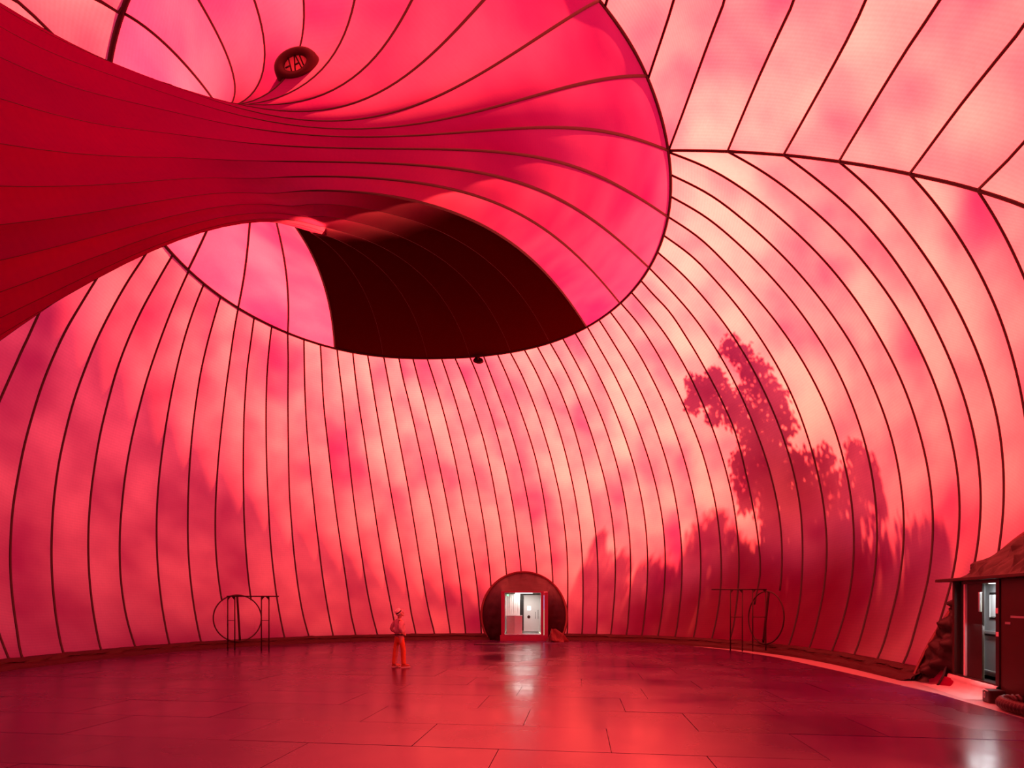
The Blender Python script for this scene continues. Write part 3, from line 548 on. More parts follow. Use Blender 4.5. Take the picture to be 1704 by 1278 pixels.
# ---------------------------------------------------------------- skirt along the foot of the wall
def skirt_strip(ph0, ph1, name, lab):
    n = int(abs(ph1 - ph0) * 90); phs = np.linspace(ph0, ph1, n)
    rnd = random.Random(3); V = []; prof = [(0.30, .03), (.29, -.05), (.22, -.10), (.17, -.07), (.13, -.16), (.07, -.20), (.02, -.30), (.0, -.36), (0, .02)]
    a1 = [rnd.uniform(0, 6) for _ in range(9)]
    for i, ph in enumerate(phs):
        for j, (z, o) in enumerate(prof):
            wob = .022 * math.sin(ph * 37 + a1[j]) + .016 * math.sin(ph * 91 + 2 * a1[j]) + rnd.uniform(-.010, .010)
            p = base_pt(ph, z); d = np.array([p[0]-CX0, p[1]-CY0, 0]); d /= np.linalg.norm(d)
            q = p + d * (o + (wob if 0 < j < 7 else 0)); q[2] = max(0.004, z + (wob * .8 if 0 < j < 6 else 0)); V.append(q)
    m = len(prof)
    F_ = [(i*m+j, i*m+j+1, (i+1)*m+j+1, (i+1)*m+j) for i in range(n-1) for j in range(m-1)]
    o = mesh_obj(name, V, F_, M_skirt, smooth=False); tag(o, label=lab, kind='structure'); return o
def ph_of(x, y): return math.atan2(y - CY0, x - CX0)
skirt_strip(ph_of(9.75, 12.35), ph_of(2.2, 25), 'baseboard_right', 'dark red folded fabric skirt along the foot of the wall right of the far doorway')
skirt_strip(ph_of(-1.05, 25), ph_of(-13, 4) + 2*PI, 'baseboard_left', 'dark red folded fabric skirt along the foot of the wall left of the far doorway')

# ---------------------------------------------------------------- floor: slab, deck of boards
n = 96; phs = np.linspace(0, 2*PI, n, endpoint=False)
V = [base_pt(p) for p in phs]; V = [(v[0], v[1], 0.0) for v in V] + [(v[0], v[1], -.12) for v in V]
F_ = [tuple(range(n)), tuple(range(2*n-1, n-1, -1))] + [(i, i+n, (i+1) % n + n, (i+1) % n) for i in range(n)]
slab = mesh_obj('floor', V, F_, M_slab); tag(slab, label='pale slab carrying a deck of glossy dark boards', kind='structure')
# deck outline
deck = []
RIGHT = [(6.75, 22.6), (8.05, 19.6), (8.45, 17.3), (8.4, 14.0), (8.26, 10.5), (7.83, 8.27), (6.9, 4.4), (4.6, .9)]
for p in np.linspace(ph_of(6.2, 23.3), 2*PI + ph_of(4, 0), 50):
    q = base_pt(p); d = np.array([CX0 - q[0], CY0 - q[1]]); d /= np.linalg.norm(d); deck.append((q[0] + d[0]*.22, q[1] + d[1]*.22))
deck = RIGHT[::-1] + deck if False else deck + [p for p in RIGHT[::-1]]
def clip_poly(sub, clip):
    def ccw(P): return sum(P[i][0]*P[(i+1) % len(P)][1] - P[(i+1) % len(P)][0]*P[i][1] for i in range(len(P))) > 0
    if not ccw(clip): clip = clip[::-1]
    out = sub
    for i in range(len(clip)):
        a, b = clip[i], clip[(i+1) % len(clip)]; inp = out; out = []
        if not inp: return []
        f = lambda p: (b[0]-a[0])*(p[1]-a[1]) - (b[1]-a[1])*(p[0]-a[0])
        for j in range(len(inp)):
            p, q = inp[j], inp[(j+1) % len(inp)]; fp, fq = f(p), f(q)
            if fp >= 0: out.append(p)
            if fp * fq < 0: t = fp / (fp - fq); out.append((p[0] + (q[0]-p[0])*t, p[1] + (q[1]-p[1])*t))
    return out
def hull(P):
    P = sorted(set((round(a, 4), round(b, 4)) for a, b in P))
    def half(P):
        h = []
        for p in P:
            while len(h) > 1 and (h[-1][0]-h[-2][0])*(p[1]-h[-2][1]) - (h[-1][1]-h[-2][1])*(p[0]-h[-2][0]) <= 0: h.pop()
            h.append(p)
        return h[:-1]
    return half(P) + half(P[::-1])
deck = hull(deck)
ROT = math.radians(-7.0); ca, sa = math.cos(ROT), math.sin(ROT)
ex = np.array([ca, sa]); ey = np.array([-sa, ca]); O2 = np.array([1.0, 6.43])
rnd = random.Random(11); boards = 0
for r in range(-8, 17):
    off = {-1: -1.27 + .1, 0: 0.18, 1: -1.0, 2: .55}.get(r, rnd.choice((0, 1.22)) + rnd.uniform(-.25, .25))
    for c in range(-8, 6):
        x0 = off + c * 2.44; y0 = r * 1.22; g = .005
        quad = [(x0+g, y0+g), (x0+2.44-g, y0+g), (x0+2.44-g, y0+1.22-g), (x0+g, y0+1.22-g)]
        wq = [tuple(O2 + ex * a + ey * b) for a, b in quad]
        pl = clip_poly(wq, deck)
        if len(pl) < 3: continue
        area = abs(sum(pl[i][0]*pl[(i+1) % len(pl)][1] - pl[(i+1) % len(pl)][0]*pl[i][1] for i in range(len(pl)))) / 2
        if area < .12: continue
        cx = sum(p[0] for p in pl) / len(pl); cy = sum(p[1] for p in pl) / len(pl)
        h = .030 + rnd.uniform(-.0015, .0015); tx = rnd.uniform(-.0008, .0008); ty = rnd.uniform(-.0012, .0012); m = len(pl)
        Vt = [(p[0]-cx, p[1]-cy, h + tx*(p[0]-cx) + ty*(p[1]-cy)) for p in pl]; Vb = [(p[0]-cx, p[1]-cy, .002) for p in pl]
        F_ = [tuple(range(m))] + [(i, i+m, (i+1) % m+m, (i+1) % m) for i in range(m)]
        mesh_obj('floor_board', Vt + Vb, F_, M_floor, slab, loc=(cx, cy, 0)); boards += 1
print('boards', boards)
n = 60; R_ = 120
gr = mesh_obj('ground', [(-R_, -R_, -.14), (R_, -R_, -.14), (R_, R_, -.14), (-R_, R_, -.14)], [(0, 1, 2, 3)], M_ground); tag(gr, label='paved ground outside the hall', kind='structure')
# ---------------------------------------------------------------- fabric cuffs that seal the entrance boxes to the shell
def wall_hit(x, y, z, out):
    """slide a point horizontally along out until it lies on the shell"""
    lo, hi = -3.0, 6.0; out = np.array(out) / np.linalg.norm(out)
    for _ in range(40):
        m = (lo + hi) / 2
        if float(gfun(np.array([x + out[0]*m, y + out[1]*m, z]))) < 1: lo = m
        else: hi = m
    return np.array([x + out[0]*lo, y + out[1]*lo, z])
def cuff(parent, label, c, r, tdir, out, box, seed, wr=.09):
    """c: centre, r: rim radius, tdir: along the wall, box: function(angle) -> point of the box outline"""
    off = np.array(parent.location); R_ = np.array(parent.matrix_world.to_3x3()) if False else None
    rz = parent.rotation_euler[2]; cz_, sz_ = math.cos(-rz), math.sin(-rz)
    def loc(p): d = np.array(p) - off; return np.array([d[0]*cz_ - d[1]*sz_, d[0]*sz_ + d[1]*cz_, d[2]])
    b = math.asin(min(1, (c[2] - .01) / r)); a0, a1 = -b, PI + b
    na, nr = 100, 12; rnd = random.Random(seed); V = []
    ph = [rnd.uniform(0, 6.3) for _ in range(8)]
    inw = -np.array([out[0], out[1], 0.0]); inw /= np.linalg.norm(inw)
    def rimp(a): return wall_hit(c[0] + tdir[0]*r*math.cos(a), c[1] + tdir[1]*r*math.cos(a), c[2] + r*math.sin(a), out) + inw * .05
    for i in range(na):
        a = a0 + (a1 - a0) * i / (na - 1)
        p = rimp(a); q = np.array(box(i / (na - 1)))
        for j in range(nr):
            s = j / (nr - 1)
            x = p * (1 - s) + q * s
            e = math.sin(PI * s)
            w_ = (math.sin(a * 23 + ph[0] + 5 * s) * .5 + math.sin(a * 41 + ph[1] - 7 * s) * .35 + math.sin(a * 9 + ph[2] + 11 * s) * .5 + rnd.uniform(-.35, .35)) * wr * e
            x = x + inw * (w_ + .12 * e); x[2] = max(x[2], .012 + .01 * j / nr); V.append(loc(x))
    F_ = [(i*nr+j, i*nr+j+1, (i+1)*nr+j+1, (i+1)*nr+j) for i in range(na-1) for j in range(nr-1)]
    o = mesh_obj('cuff_sheet', V, F_, M_cuff, parent, smooth=True); o['label'] = label
    rim = [loc(rimp(a0 + (a1 - a0) * i / 69) + inw * .01) for i in range(70)]
    li = loc(off + inw); tube_obj('rim_band', np.array(rim), .085, M_cuffrim, parent, sides=8, flat=.35, normals=np.array([li / np.linalg.norm(li)] * 70))
M_cuffrim = pbr('cuff_band', (.14, .006, .012), .5, noise=.15)

# far doorway -------------------------------------------------------
FX0, FX1, FY, FZ = (-0.487), (1.623), 24.35, 2.268
def box_path(f, x0, x1, zt):
    """f 0..1: from the foot of side x1, over the top, to the foot of side x0"""
    L_ = 2 * zt + (x1 - x0); s = f * L_
    if s < zt: return x1, s
    if s < zt + x1 - x0: return x1 - (s - zt), zt
    return x0, max(0, L_ - s)
def far_box(f):
    x, z = box_path(f, FX0, FX1, FZ - .02); return (x, FY + .12, max(.005, z))
d1 = empty('door_1', (0.55, FY, 0), kind='structure', label='far doorway: red steel frame round a small white entrance room')
cuff(d1, 'round dark wrinkled fabric cuff', np.array([.575, 25.5, 1.23]), 2.03, (1.0, 0.0), (0, 1.0), far_box, 5, wr=.05)
def D1(name, lo, hi, mat, bevel=.006, parent=d1):
    o = np.array([0.55, FY, 0]); return box_obj(name, tuple(np.array(lo) - o), tuple(np.array(hi) - o), mat, parent, bevel)
D1('frame_post', (FX0, FY, .03), ((-0.325), FY + .14, FZ), M_paintred)
D1('frame_post', ((1.299), FY, .03), ((1.434), FY + .14, FZ), M_paintred)
D1('folded_leaf', ((1.447), FY - .02, .06), (FX1, FY + .10, FZ - .05), M_paintred)
D1('frame_head', ((-0.325), FY, 2.195), ((1.299), FY + .14, FZ), M_paintred)
D1('sill', (FX0 - .05, FY - .06, .03), (FX1, FY + .10, 0.288), M_paintred)
D1('sill_plate', ((-0.325), FY - .07, 0.288), ((1.299), FY + 2.4, 0.328), M_steel)
IX0, IX1 = (-0.325), (1.299) + .05
D1('side_wall', (IX0 - .06, FY + .14, .3), (IX0 - .01, FY + 2.5, 2.22), M_white)
D1('side_wall', (IX1, FY + .14, .3), (IX1 + .05, FY + 2.5, 2.22), M_white)
D1('ceiling_plate', (IX0 - .06, FY + .14, 2.2), (IX1 + .05, FY + 2.5, 2.25), M_white)
D1('back_wall', (IX0 - .06, FY + 2.45, .3), (IX1 + .05, FY + 2.5, 2.22), M_white)
for i in range(7):
    xa = (-0.309) + i * .098; D1('curtain_strip', (xa, FY + .95 + .02 * (i % 2), .9), (xa + .09, FY + .965 + .02 * (i % 2), 2.16), M_white, .003)
D1('gap_shade_board', ((0.347), FY + 1.60, .4), ((0.563), FY + 1.64, 1.888), M_blacksteel)  # black board painted in for the shade of an open gap
lf = D1('inner_leaf', ((0.563), FY + 1.62, 0.357), ((1.372), FY + 1.66, 2.119), M_white)
def sub(name, lo, hi, mat, bevel=.002): o = np.array([0.55, FY, 0]); return box_obj(name, tuple(np.array(lo) - o), tuple(np.array(hi) - o), mat, lf, bevel)
sub('lit_pane', ((0.738), FY + 1.60, 1.397), ((0.894), FY + 1.618, 1.570), M_lamp)
for px_, y0_, y1_ in (((1.125), 0.965, 1.311), ((1.248), 0.965, 1.397)):
    k = 0; zz = y0_
    while zz < y1_ - .02:
        hgt = .030 + .012 * (k % 3); sub('printed_mark', (px_ - .012, FY + 1.613, zz), (px_ + .012, FY + 1.619, zz + hgt), M_blacksteel, 0); zz += hgt + .016; k += 1
bm = bmesh.new(); bmesh.ops.create_cone(bm, cap_ends=True, segments=24, radius1=.075, radius2=.06, depth=.03)
bm_obj('round_emblem', bm, M_maroon, lf, smooth=False, loc=((0.807) - .55, 1.605, 1.066), rot=(PI/2, 0, 0))
gl = D1('green_indicator', ((-0.233), FY + .3, 2.063), ((-0.143), FY + .33, 2.121), M_green, .002)
dl = D1('ceiling_lamp', (.15, FY + .55, 2.175), (.95, FY + .95, 2.195), M_lamp, .002)
cb = empty('cabinet', ((0.111), 24.95, 0.267), label='low steel cabinet with a dull side standing inside the far doorway', cat='cabinet')
w_ = ((0.470) - (-0.249)) / 2
box_obj('body', (-w_, 0, 0), (0, .5, .86), M_grey, cb, .01); box_obj('steel_door', (.003, -.016, .01), (w_, .02, .86), M_leaf, cb, .006)
box_obj('side_panel', (.003, .022, 0), (w_, .5, .855), M_grey, cb, .004)
box_obj('top_plate', (-w_ - .01, -.015, .862), (w_ + .01, .51, .885), M_grey, cb, .004)
al = D.lights.new('vestibule_lamp', 'AREA'); al.shape = 'RECTANGLE'; al.size = .8; al.size_y = .4; al.energy = 15; al.color = (1, .97, .9)
ao = D.objects.new('vestibule_lamp', al); ao.location = (.55, FY + .75, 2.16); COL.objects.link(ao)

# near right doorway ------------------------------------------------
P0 = (9.45, 11.76); TR = math.atan2(-.957, -.29); TD = np.array([-.29, -.957]); OUT = np.array([.957, -.29])
def fw(s, o, z): return np.array([P0[0] + TD[0]*s + OUT[0]*o, P0[1] + TD[1]*s + OUT[1]*o, z])
def near_box(f):
    s, z = box_path(f, -.02 + .27, 2.93, 2.24); return tuple(fw(s, .12, max(.005, z)))
d2 = empty('door_2', (P0[0], P0[1], 0), TR, kind='structure', label='right doorway: dark brown steel entrance box with an open bright steel leaf')
cuff(d2, 'dark red wrinkled fabric cuff arching over the box', np.array([9.4, 10.75, 1.4]), 2.1, tuple(TD), tuple(OUT), near_box, 9, wr=.13)
def D2(name, lo, hi, mat, bevel=.006, parent=d2, label=None):
    o = box_obj(name, lo, hi, mat, parent, bevel)
    if label: o['label'] = label
    return o
D2('roof_slab', ((-0.088), -.18, 2.235), (3.1, .9, 2.30), M_maroon, .01)
D2('corner_post', ((0.248), 0, .30), ((0.339), .9, 2.235), M_maroon)
D2('recessed_panel', ((0.339), .10, .30), ((0.653), .13, 2.235), M_blacksteel)
D2('edge_strip', ((0.673), .02, .30), ((0.736), .06, 2.19), M_tape, .004, label='pale pink edge strip')
D2('brown_leaf', ((0.748), .05, .30), ((1.311), .09, 2.20), M_brown, .008)
for z0_, z1_ in ((.34, 1.18), (1.24, 2.14)):
    pass
D2('handle', ((1.274), .0, 1.62), ((1.315), .05, 2.0), M_steel, .012)
D2('header', ((0.653), .0, 2.17), ((1.888), .12, 2.235), M_brown)
D2('threshold', ((0.248), .0, .24), ((1.998), .9, .30), M_brown)
D2('plinth', ((0.287), .06, .0), (2.9, .9, .25), M_maroon)
sl_ = D2('steel_leaf', ((0.344), .45, .31), ((1.026), .49, 2.17), M_leaf, .012, label='bright steel leaf with a small window')
D2('leaf_window', ((0.739), .435, 1.50), ((0.985), .452, 1.96), M_glass, .02, sl_)
D2('window_gasket', ((0.713), .442, 1.46), ((1.005), .448, 2.0), M_blacksteel, .003, sl_)
D2('cross_rail', ((0.459), .42, 1.16), ((1.047), .455, 1.225), M_leaf, .008, sl_)
D2('rail_gap', ((0.482), .44, 1.12), ((1.047), .453, 1.15), M_blacksteel, .003, sl_)
D2('kick_rail', ((0.459), .43, .38), ((1.047), .455, .42), M_leaf, .006, sl_)
D2('edge_frame', ((0.412), .42, .30), ((0.468), .50, 2.18), M_leaf, .006, sl_)
D2('door_post', ((1.878), 0, .24), ((1.998), .3, 2.235), M_brown)
D2('tape_patch', ((1.886), -.004, 1.60), ((1.966), 0, 1.70), M_tape, .001, label='pale pink tape patch')
D2('tape_patch', ((1.898), -.004, 1.18), ((1.985), 0, 1.26), M_tape, .001, label='pale pink tape patch')
D2('maroon_panel', ((2.002), .02, .015), (2.86, .07, 2.235), M_maroon, .008)
D2('label_strip', ((2.319), .012, 1.533), ((2.715), .021, 1.570), M_grey, .001, label='faint worn lettering strip')
D2('label_plate', ((2.155), .012, 1.413), ((2.310), .021, 1.456), M_grey, .001, label='small grey label plate')
D2('end_post', (2.86, 0, .12), (2.95, .9, 2.235), M_maroon)
D2('room_wall', (.12, 1.75, .30), (.72, 1.80, 2.23), M_white, .004)
D2('room_side', (.02, .3, .30), (.07, 1.8, 2.23), M_white, .004); D2('room_side', (1.9, .3, .30), (1.95, 1.8, 2.23), M_white, .004)
D2('room_floor', (.05, .2, .27), (1.93, 1.8, .30), M_slab, .004)
# vinyl apron: from the threshold down and out over the slab
V = []; na = 14; s0_, s1_ = (0.089), (1.995)
prof = [(0.0, .27), (-.035, .25), (-.05, .18), (-.07, .10), (-.14, .035), (-.30, .012), (-.50, .008)]
rnd = random.Random(4)
for i in range(na + 1):
    s = s0_ + (s1_ - s0_) * i / na
    for j, (o, z) in enumerate(prof): V.append((s + (.02 * math.sin(i * 1.3 + j)), o + .012 * math.sin(i * 2.1 + j * .7), z + (.006 * math.sin(i * 1.7 + j) if 1 < j < 5 else 0)))
m = len(prof); F_ = [(i*m+j, (i+1)*m+j, (i+1)*m+j+1, i*m+j+1) for i in range(na) for j in range(m-1)]
mesh_obj('apron_sheet', V, F_, M_liner, d2, smooth=True)
a2 = D.lights.new('entrance_fill', 'AREA'); a2.shape = 'RECTANGLE'; a2.size = .6; a2.size_y = .18; a2.specular_factor = .15; a2.energy = 20; a2.color = (.95, .98, 1)  # fill light added to brighten the steel leaf, no fitting known here
a2o = D.objects.new('entrance_fill', a2); q = fw(1.45, .28, 2.15); a2o.location = tuple(q); a2o.rotation_euler = (math.radians(20), 0, TR); COL.objects.link(a2o)
a3 = D.lights.new('daylight_from_entrance', 'AREA'); a3.shape = 'RECTANGLE'; a3.size = .28; a3.size_y = 1.4; a3.energy = 7; a3.specular_factor = .1; a3.color = (.95, .98, 1)  # area light added to stand in for daylight through the open leaf
a3o = D.objects.new('daylight_from_entrance', a3); q = fw(1.70, .10, 1.30); a3o.location = tuple(q)
a3o.rotation_euler = Vector(tuple(-OUT * .8) + (-.55,)).to_track_quat('-Z', 'Z').to_euler(); COL.objects.link(a3o)
lp = D2('entrance_fill_face', (1.2, .2, 2.165), (1.7, .36, 2.18), M_lamp, .003)  # glowing face added with the fill light above the leaf

# ---------------------------------------------------------------- the two metal stands by the wall
M_stand = pbr('dark_stand_steel', (.045, .006, .008), .5, .2, noise=.2)
def stand(x, y, rz, legs, x0, x1, h, label, low):
    """legs: leg offsets along the bar; pairs carry rungs"""
    t = empty('metal_stand', (x, y, .03), rz, label=label, cat='stand', group='metal stands by the wall')
    tube_obj('top_bar', np.array([(x0, 0, h), (x1, 0, h)]), .022, M_stand, t, 8)
    tube_obj('top_bar', np.array([(x0 + .1, .16, h), (x1 - .1, .16, h)]), .018, M_stand, t, 8)
    for i, a in enumerate(legs):
        yy = 0 if i % 2 == 0 else .03
        tube_obj('leg', np.array([(a, yy, 0), (a, yy, h - .01)]), .022, M_stand, t, 8)
        bm = bmesh.new(); vs = [bm.verts.new(v) for v in ((a, yy - .01, h - .02), (a + .11 * (1 if i % 2 == 0 else -1), yy - .01, h - .02), (a, yy - .01, h - .15))]
        bm.faces.new(vs); r = bmesh.ops.extrude_face_region(bm, geom=bm.faces[:]); bmesh.ops.translate(bm, verts=[v for v in r['geom'] if isinstance(v, bmesh.types.BMVert)], vec=(0, .02, 0))
        bm_obj('bracket', bm, M_stand, t)
    for a, b in ((legs[0], legs[1]), (legs[2], legs[3])):
        tube_obj('rung', np.array([(a, .01, h * .555), (b, .02, h * .555)]), .013, M_stand, t, 6)
        tube_obj('rung', np.array([(a, .01, low), (b, .02, low)]), .011, M_stand, t, 6)
    return t
dL = 19.6
stand((-10.061), dL, 0, [(-10.301)-((-10.061)), 0, (-9.081)-((-10.061)), (-8.820)-((-10.061))], (-10.334)-((-10.061)), (-8.450)-((-10.061)), 1.998-.03, 'dark metal stand by the left wall, its ladder legs left of the person', .34)
stand((8.192), 19.2, 0, [(7.755)-((8.192)), 0, (8.544)-((8.192)), (9.024)-((8.192))], (7.083)-((8.192)), (9.035)-((8.192)), 2.240-.03, 'taller dark metal stand by the right wall in the tree shade', .42)
# round hatches sewn into the wall behind each stand
def hatch(cx, cy, cz, rx, rz_, label, strap):
    c = np.array([cx, cy, cz]); out = np.array([cx - CX0, cy - CY0, 0.0]); out /= np.linalg.norm(out); tv = np.array([-out[1], out[0], 0.0]) if cx < 0 else np.array([-.235, .972, 0.0])
    t = empty('wall_hatch', tuple(c), label=label, cat='hatch', group='round wall hatches')
    hoop = np.array([tv * rx * math.cos(a) + np.array([0, 0, rz_ * math.sin(a)]) + out * (.06 * math.sin(a)) for a in np.linspace(0, 2*PI, 60, endpoint=False)])
    tube_obj('hoop', hoop, .026, M_stand, t, 8, closed=True)
    a, b = strap
    pts = [tv * (a*(1-s) + b*s) + np.array([0, 0, rz_ * (.98 - 1.96*s)]) + out * (.06*(1-2*s) + .03) for s in np.linspace(0, 1, 8)]
    tube_obj('zip_strap', np.array(pts), .045, M_stand, t, 6, flat=.4)
hatch(-10.84, 21.4, 1.15, .90, .915, 'round hatch hoop on the left wall behind the metal stand', (.0, -.06))
hatch(9.22, 19.67, 1.23, .93, .95, 'round hatch hoop on the right wall behind the taller stand', (-.10, .10))
# small disc under the mouth seam
t = empty('ceiling_disc', (-1.56, 25.05, 12.98), label='small dark round disc hanging just under the ring seam', cat='sensor')
bm = bmesh.new(); bmesh.ops.create_cone(bm, cap_ends=True, segments=28, radius1=.25, radius2=.21, depth=.07); bm_obj('disc', bm, M_seam, t, rot=(math.radians(52), math.radians(10), 0))
tube_obj('stem', np.array([(0, 0, .02), (-.06, .12, .30)]), .03, M_cuffrim, t, 8)
# cloth bag right of the far doorway, low plate left of it
t = empty('cloth_sack', (2.0, 23.9, .03), label='crumpled red cloth heap on the floor right of the far doorway', cat='cloth')
V = []; F_ = []; rnd = random.Random(8); na = 22; prof = [(.42, 0), (.40, .06), (.30, .22), (.20, .36), (.10, .48), (.0, .55)]
for j, (r, z) in enumerate(prof):
    for i in range(na):
        a = 2*PI*i/na; k = 1 + .22 * math.sin(a*3 + j*.6) + rnd.uniform(-.08, .08)
        V.append((r*k*math.cos(a)*1.05 + z*(-.35), r*k*math.sin(a)*.6, z + (.10 * math.sin(a*2 + 1) if 1 < j < 5 else 0)))
F_ = [(j*na+i, j*na+(i+1) % na, (j+1)*na+(i+1) % na, (j+1)*na+i) for j in range(len(prof)-1) for i in range(na)]
mesh_obj('cloth', V, F_, M_cuffrim, t)
t2 = tag(mesh_obj('floor_plate', [(-.95, -.35, 0), (.35, -.62, 0), (.72, .05, 0), (-.35, .42, 0), (-.95, -.35, .025), (.35, -.62, .025), (.72, .05, .025), (-.35, .42, .025)], [(3, 2, 1, 0), (4, 5, 6, 7), (0, 1, 5, 4), (1, 2, 6, 5), (2, 3, 7, 6), (3, 0, 4, 7)], M_rug, loc=(-.62, 22.6, .032)), 'thin dark plate lying on the deck left of the far doorway', 'plate')
# right edge: dark bag with a snap hook, ribbed hose
M_rubber = pbr('dark_red_rubber', (.035, .008, .008), .4, noise=.3)
q = fw((2.173), -.16, 0); t = empty('ballast_bag', tuple(q), TR, label='dark red ballast bag with a metal hook beside the right doorway', cat='bag')
bm = bmesh.new(); add_box(bm, (-.11, -.13, .0), (.13, .12, .24), .03); bm_obj('bag', bm, M_rubber, t)
tube_obj('strap', np.array([(-.08, -.14, .20), (0, -.15, .235), (.10, -.14, .22)]), .012, M_tape, t, 6)
ringp2 = [(.03 + .022*math.cos(a), -.155, .14 + .05*math.sin(a)) for a in np.linspace(0, 2*PI, 16, endpoint=False)]
tube_obj('snap_hook', np.array(ringp2), .006, M_steel, t, 6, closed=True)
P = []; hq = [fw(2.62, .0, .13), fw(2.66, -.20, .12), fw(2.85, -.34, .12), fw(3.2, -.40, .12), fw(3.7, -.34, .12)]
P = resample(np.array(hq), 70); rad = np.array([.095 + .014 * math.sin(i * 1.55) for i in range(70)])
hs = tube_obj('ribbed_hose', P, rad, M_rubber, None, 14); tag(hs, 'dark red ribbed air hose lying on the slab at the right edge', 'hose')

# ---------------------------------------------------------------- the visitor
M_skin = pbr('skin', (.62, .30, .24), .5, noise=.05); M_shirt = pbr('shirt_cotton', (.62, .40, .44), .8, noise=.12, scale=14)
M_trouser = pbr('orange_trousers', (.66, .13, .035), .8, noise=.18, scale=16, bump=.3); M_hat = pbr('straw_hat', (.95, .90, .82), .7, noise=.05, scale=40)
M_band = pbr('black_hat_band', (.01, .01, .01), .6); M_shoe = pbr('red_shoes', (.35, .05, .03), .5); M_sole = pbr('pale_soles', (.75, .66, .6), .6)
M_hair = pbr('grey_hair', (.45, .42, .40), .8)
def skin(name, verts, edges, mat, parent, sub=2):
    me = D.meshes.new(name); me.from_pydata([v[:3] for v in verts], edges, []); o = D.objects.new(name, me); link(o, parent)
    m = o.modifiers.new('Skin', 'SKIN'); m.use_smooth_shade = True; m.branch_smoothing = .6
    sv = me.skin_vertices[0].data
    for i, v in enumerate(verts):
        r = v[3]; sv[i].radius = (r, r) if not isinstance(r, tuple) else r
        sv[i].use_root = (i == 0)
    s = o.modifiers.new('Subd', 'SUBSURF'); s.levels = sub; s.render_levels = sub
    me.materials.append(mat); return o
man = empty('person', (-3.055, 14.7, .03), math.radians(38), label='person in pale hat, pink shirt and orange trousers, standing, looking up', cat='person')
man.scale = (.93, .93, .93)
# +x is the way the person faces; feet at z 0
B_ = [(-.01, 0, .93, (.13, .15)), (-.015, 0, 1.08, (.125, .155)), (-.02, 0, 1.25, (.12, .165)), (-.02, 0, 1.36, (.09, .14)), (-.015, 0, 1.43, (.052, .052)), (.0, 0, 1.485, (.062, .062)), (.025, 0, 1.55, (.092, .078)), (.02, 0, 1.62, (.062, .055)),
      (-.03, .085, .90, (.095, .085)), (-.05, .095, .50, (.062, .06)), (-.095, .10, .09, (.042, .042)), (-.08, .10, .045, (.04, .04)), (.03, .10, .03, (.032, .04)),
      (.01, -.085, .90, (.095, .085)), (.045, -.095, .50, (.062, .06)), (.05, -.10, .09, (.042, .042)), (.07, -.10, .045, (.04, .04)), (.18, -.11, .03, (.032, .04)),
      (-.04, .19, 1.34, (.062, .062)), (-.14, .27, 1.13, (.043, .043)), (.0, .21, .97, (.030, .030)),
      (-.02, -.19, 1.34, (.062, .062)), (-.13, -.27, 1.13, (.043, .043)), (-.0, -.20, .98, (.030, .030))]
E_ = [(0, 1), (1, 2), (2, 3), (3, 4), (4, 5), (5, 6), (6, 7), (0, 8), (8, 9), (9, 10), (10, 11), (11, 12), (0, 13), (13, 14), (14, 15), (15, 16), (16, 17), (3, 18), (18, 19), (19, 20), (3, 21), (21, 22), (22, 23)]
# hands: palm and five fingers each, resting on the hips
for w_i, sy in ((20, 1), (23, -1)):
    wx, wy, wz, _ = B_[w_i]; k = len(B_)
    B_.append((wx + .05, wy - .02*sy, wz - .02, (.026, .018))); E_.append((w_i, k))
    for f, (dx, dz) in enumerate(((.075, .022), (.085, .006), (.085, -.010), (.075, -.026))):
        n0 = len(B_); B_.append((wx + .05 + dx*.5, wy - .035*sy, wz - .02 + dz, (.0095, .0095))); B_.append((wx + .05 + dx, wy - .05*sy, wz - .03 + dz, (.008, .008))); E_ += [(k, n0), (n0, n0 + 1)]
    n0 = len(B_); B_.append((wx + .045, wy + .01*sy, wz + .028, (.011, .011))); B_.append((wx + .07, wy + .0*sy, wz + .05, (.009, .009))); E_ += [(k, n0), (n0, n0 + 1)]
body_ = skin('body', B_, E_, M_skin, man)
skin('shirt', [(.0, 0, .955, (.165, .175)), (.01, 0, 1.08, (.172, .18)), (-.01, 0, 1.22, (.155, .185)), (-.02, 0, 1.35, (.115, .155)), (-.012, 0, 1.425, (.066, .07)),
               (-.04, .19, 1.345, (.078, .078)), (-.14, .275, 1.13, (.062, .062)), (-.05, .235, 1.02, (.050, .050)), (-.02, -.19, 1.345, (.078, .078)), (-.13, -.275, 1.13, (.062, .062)), (-.04, -.225, 1.03, (.050, .050))],
     [(0, 1), (1, 2), (2, 3), (3, 4), (3, 5), (5, 6), (6, 7), (3, 8), (8, 9), (9, 10)], M_shirt, man)
skin('trousers', [(.0, 0, .94, (.135, .150)), (-.01, 0, .86, (.13, .15)), (-.04, .10, .76, (.092, .088)), (-.075, .12, .50, (.074, .072)), (-.11, .13, .12, (.072, .070)), (-.11, .13, .07, (.072, .070)),
                  (.03, -.10, .76, (.092, .088)), (.06, -.12, .50, (.074, .072)), (.06, -.13, .12, (.072, .070)), (.06, -.13, .07, (.072, .070))],
     [(0, 1), (1, 2), (2, 3), (3, 4), (4, 5), (1, 6), (6, 7), (7, 8), (8, 9)], M_trouser, man)
bm = bmesh.new(); bmesh.ops.create_cone(bm, cap_ends=False, segments=28, radius1=.150, radius2=.146, depth=.035)
for v in bm.verts: v.co.y *= 1.12; v.co.z += .955
bm_obj('belt', bm, M_band, man, smooth=True)
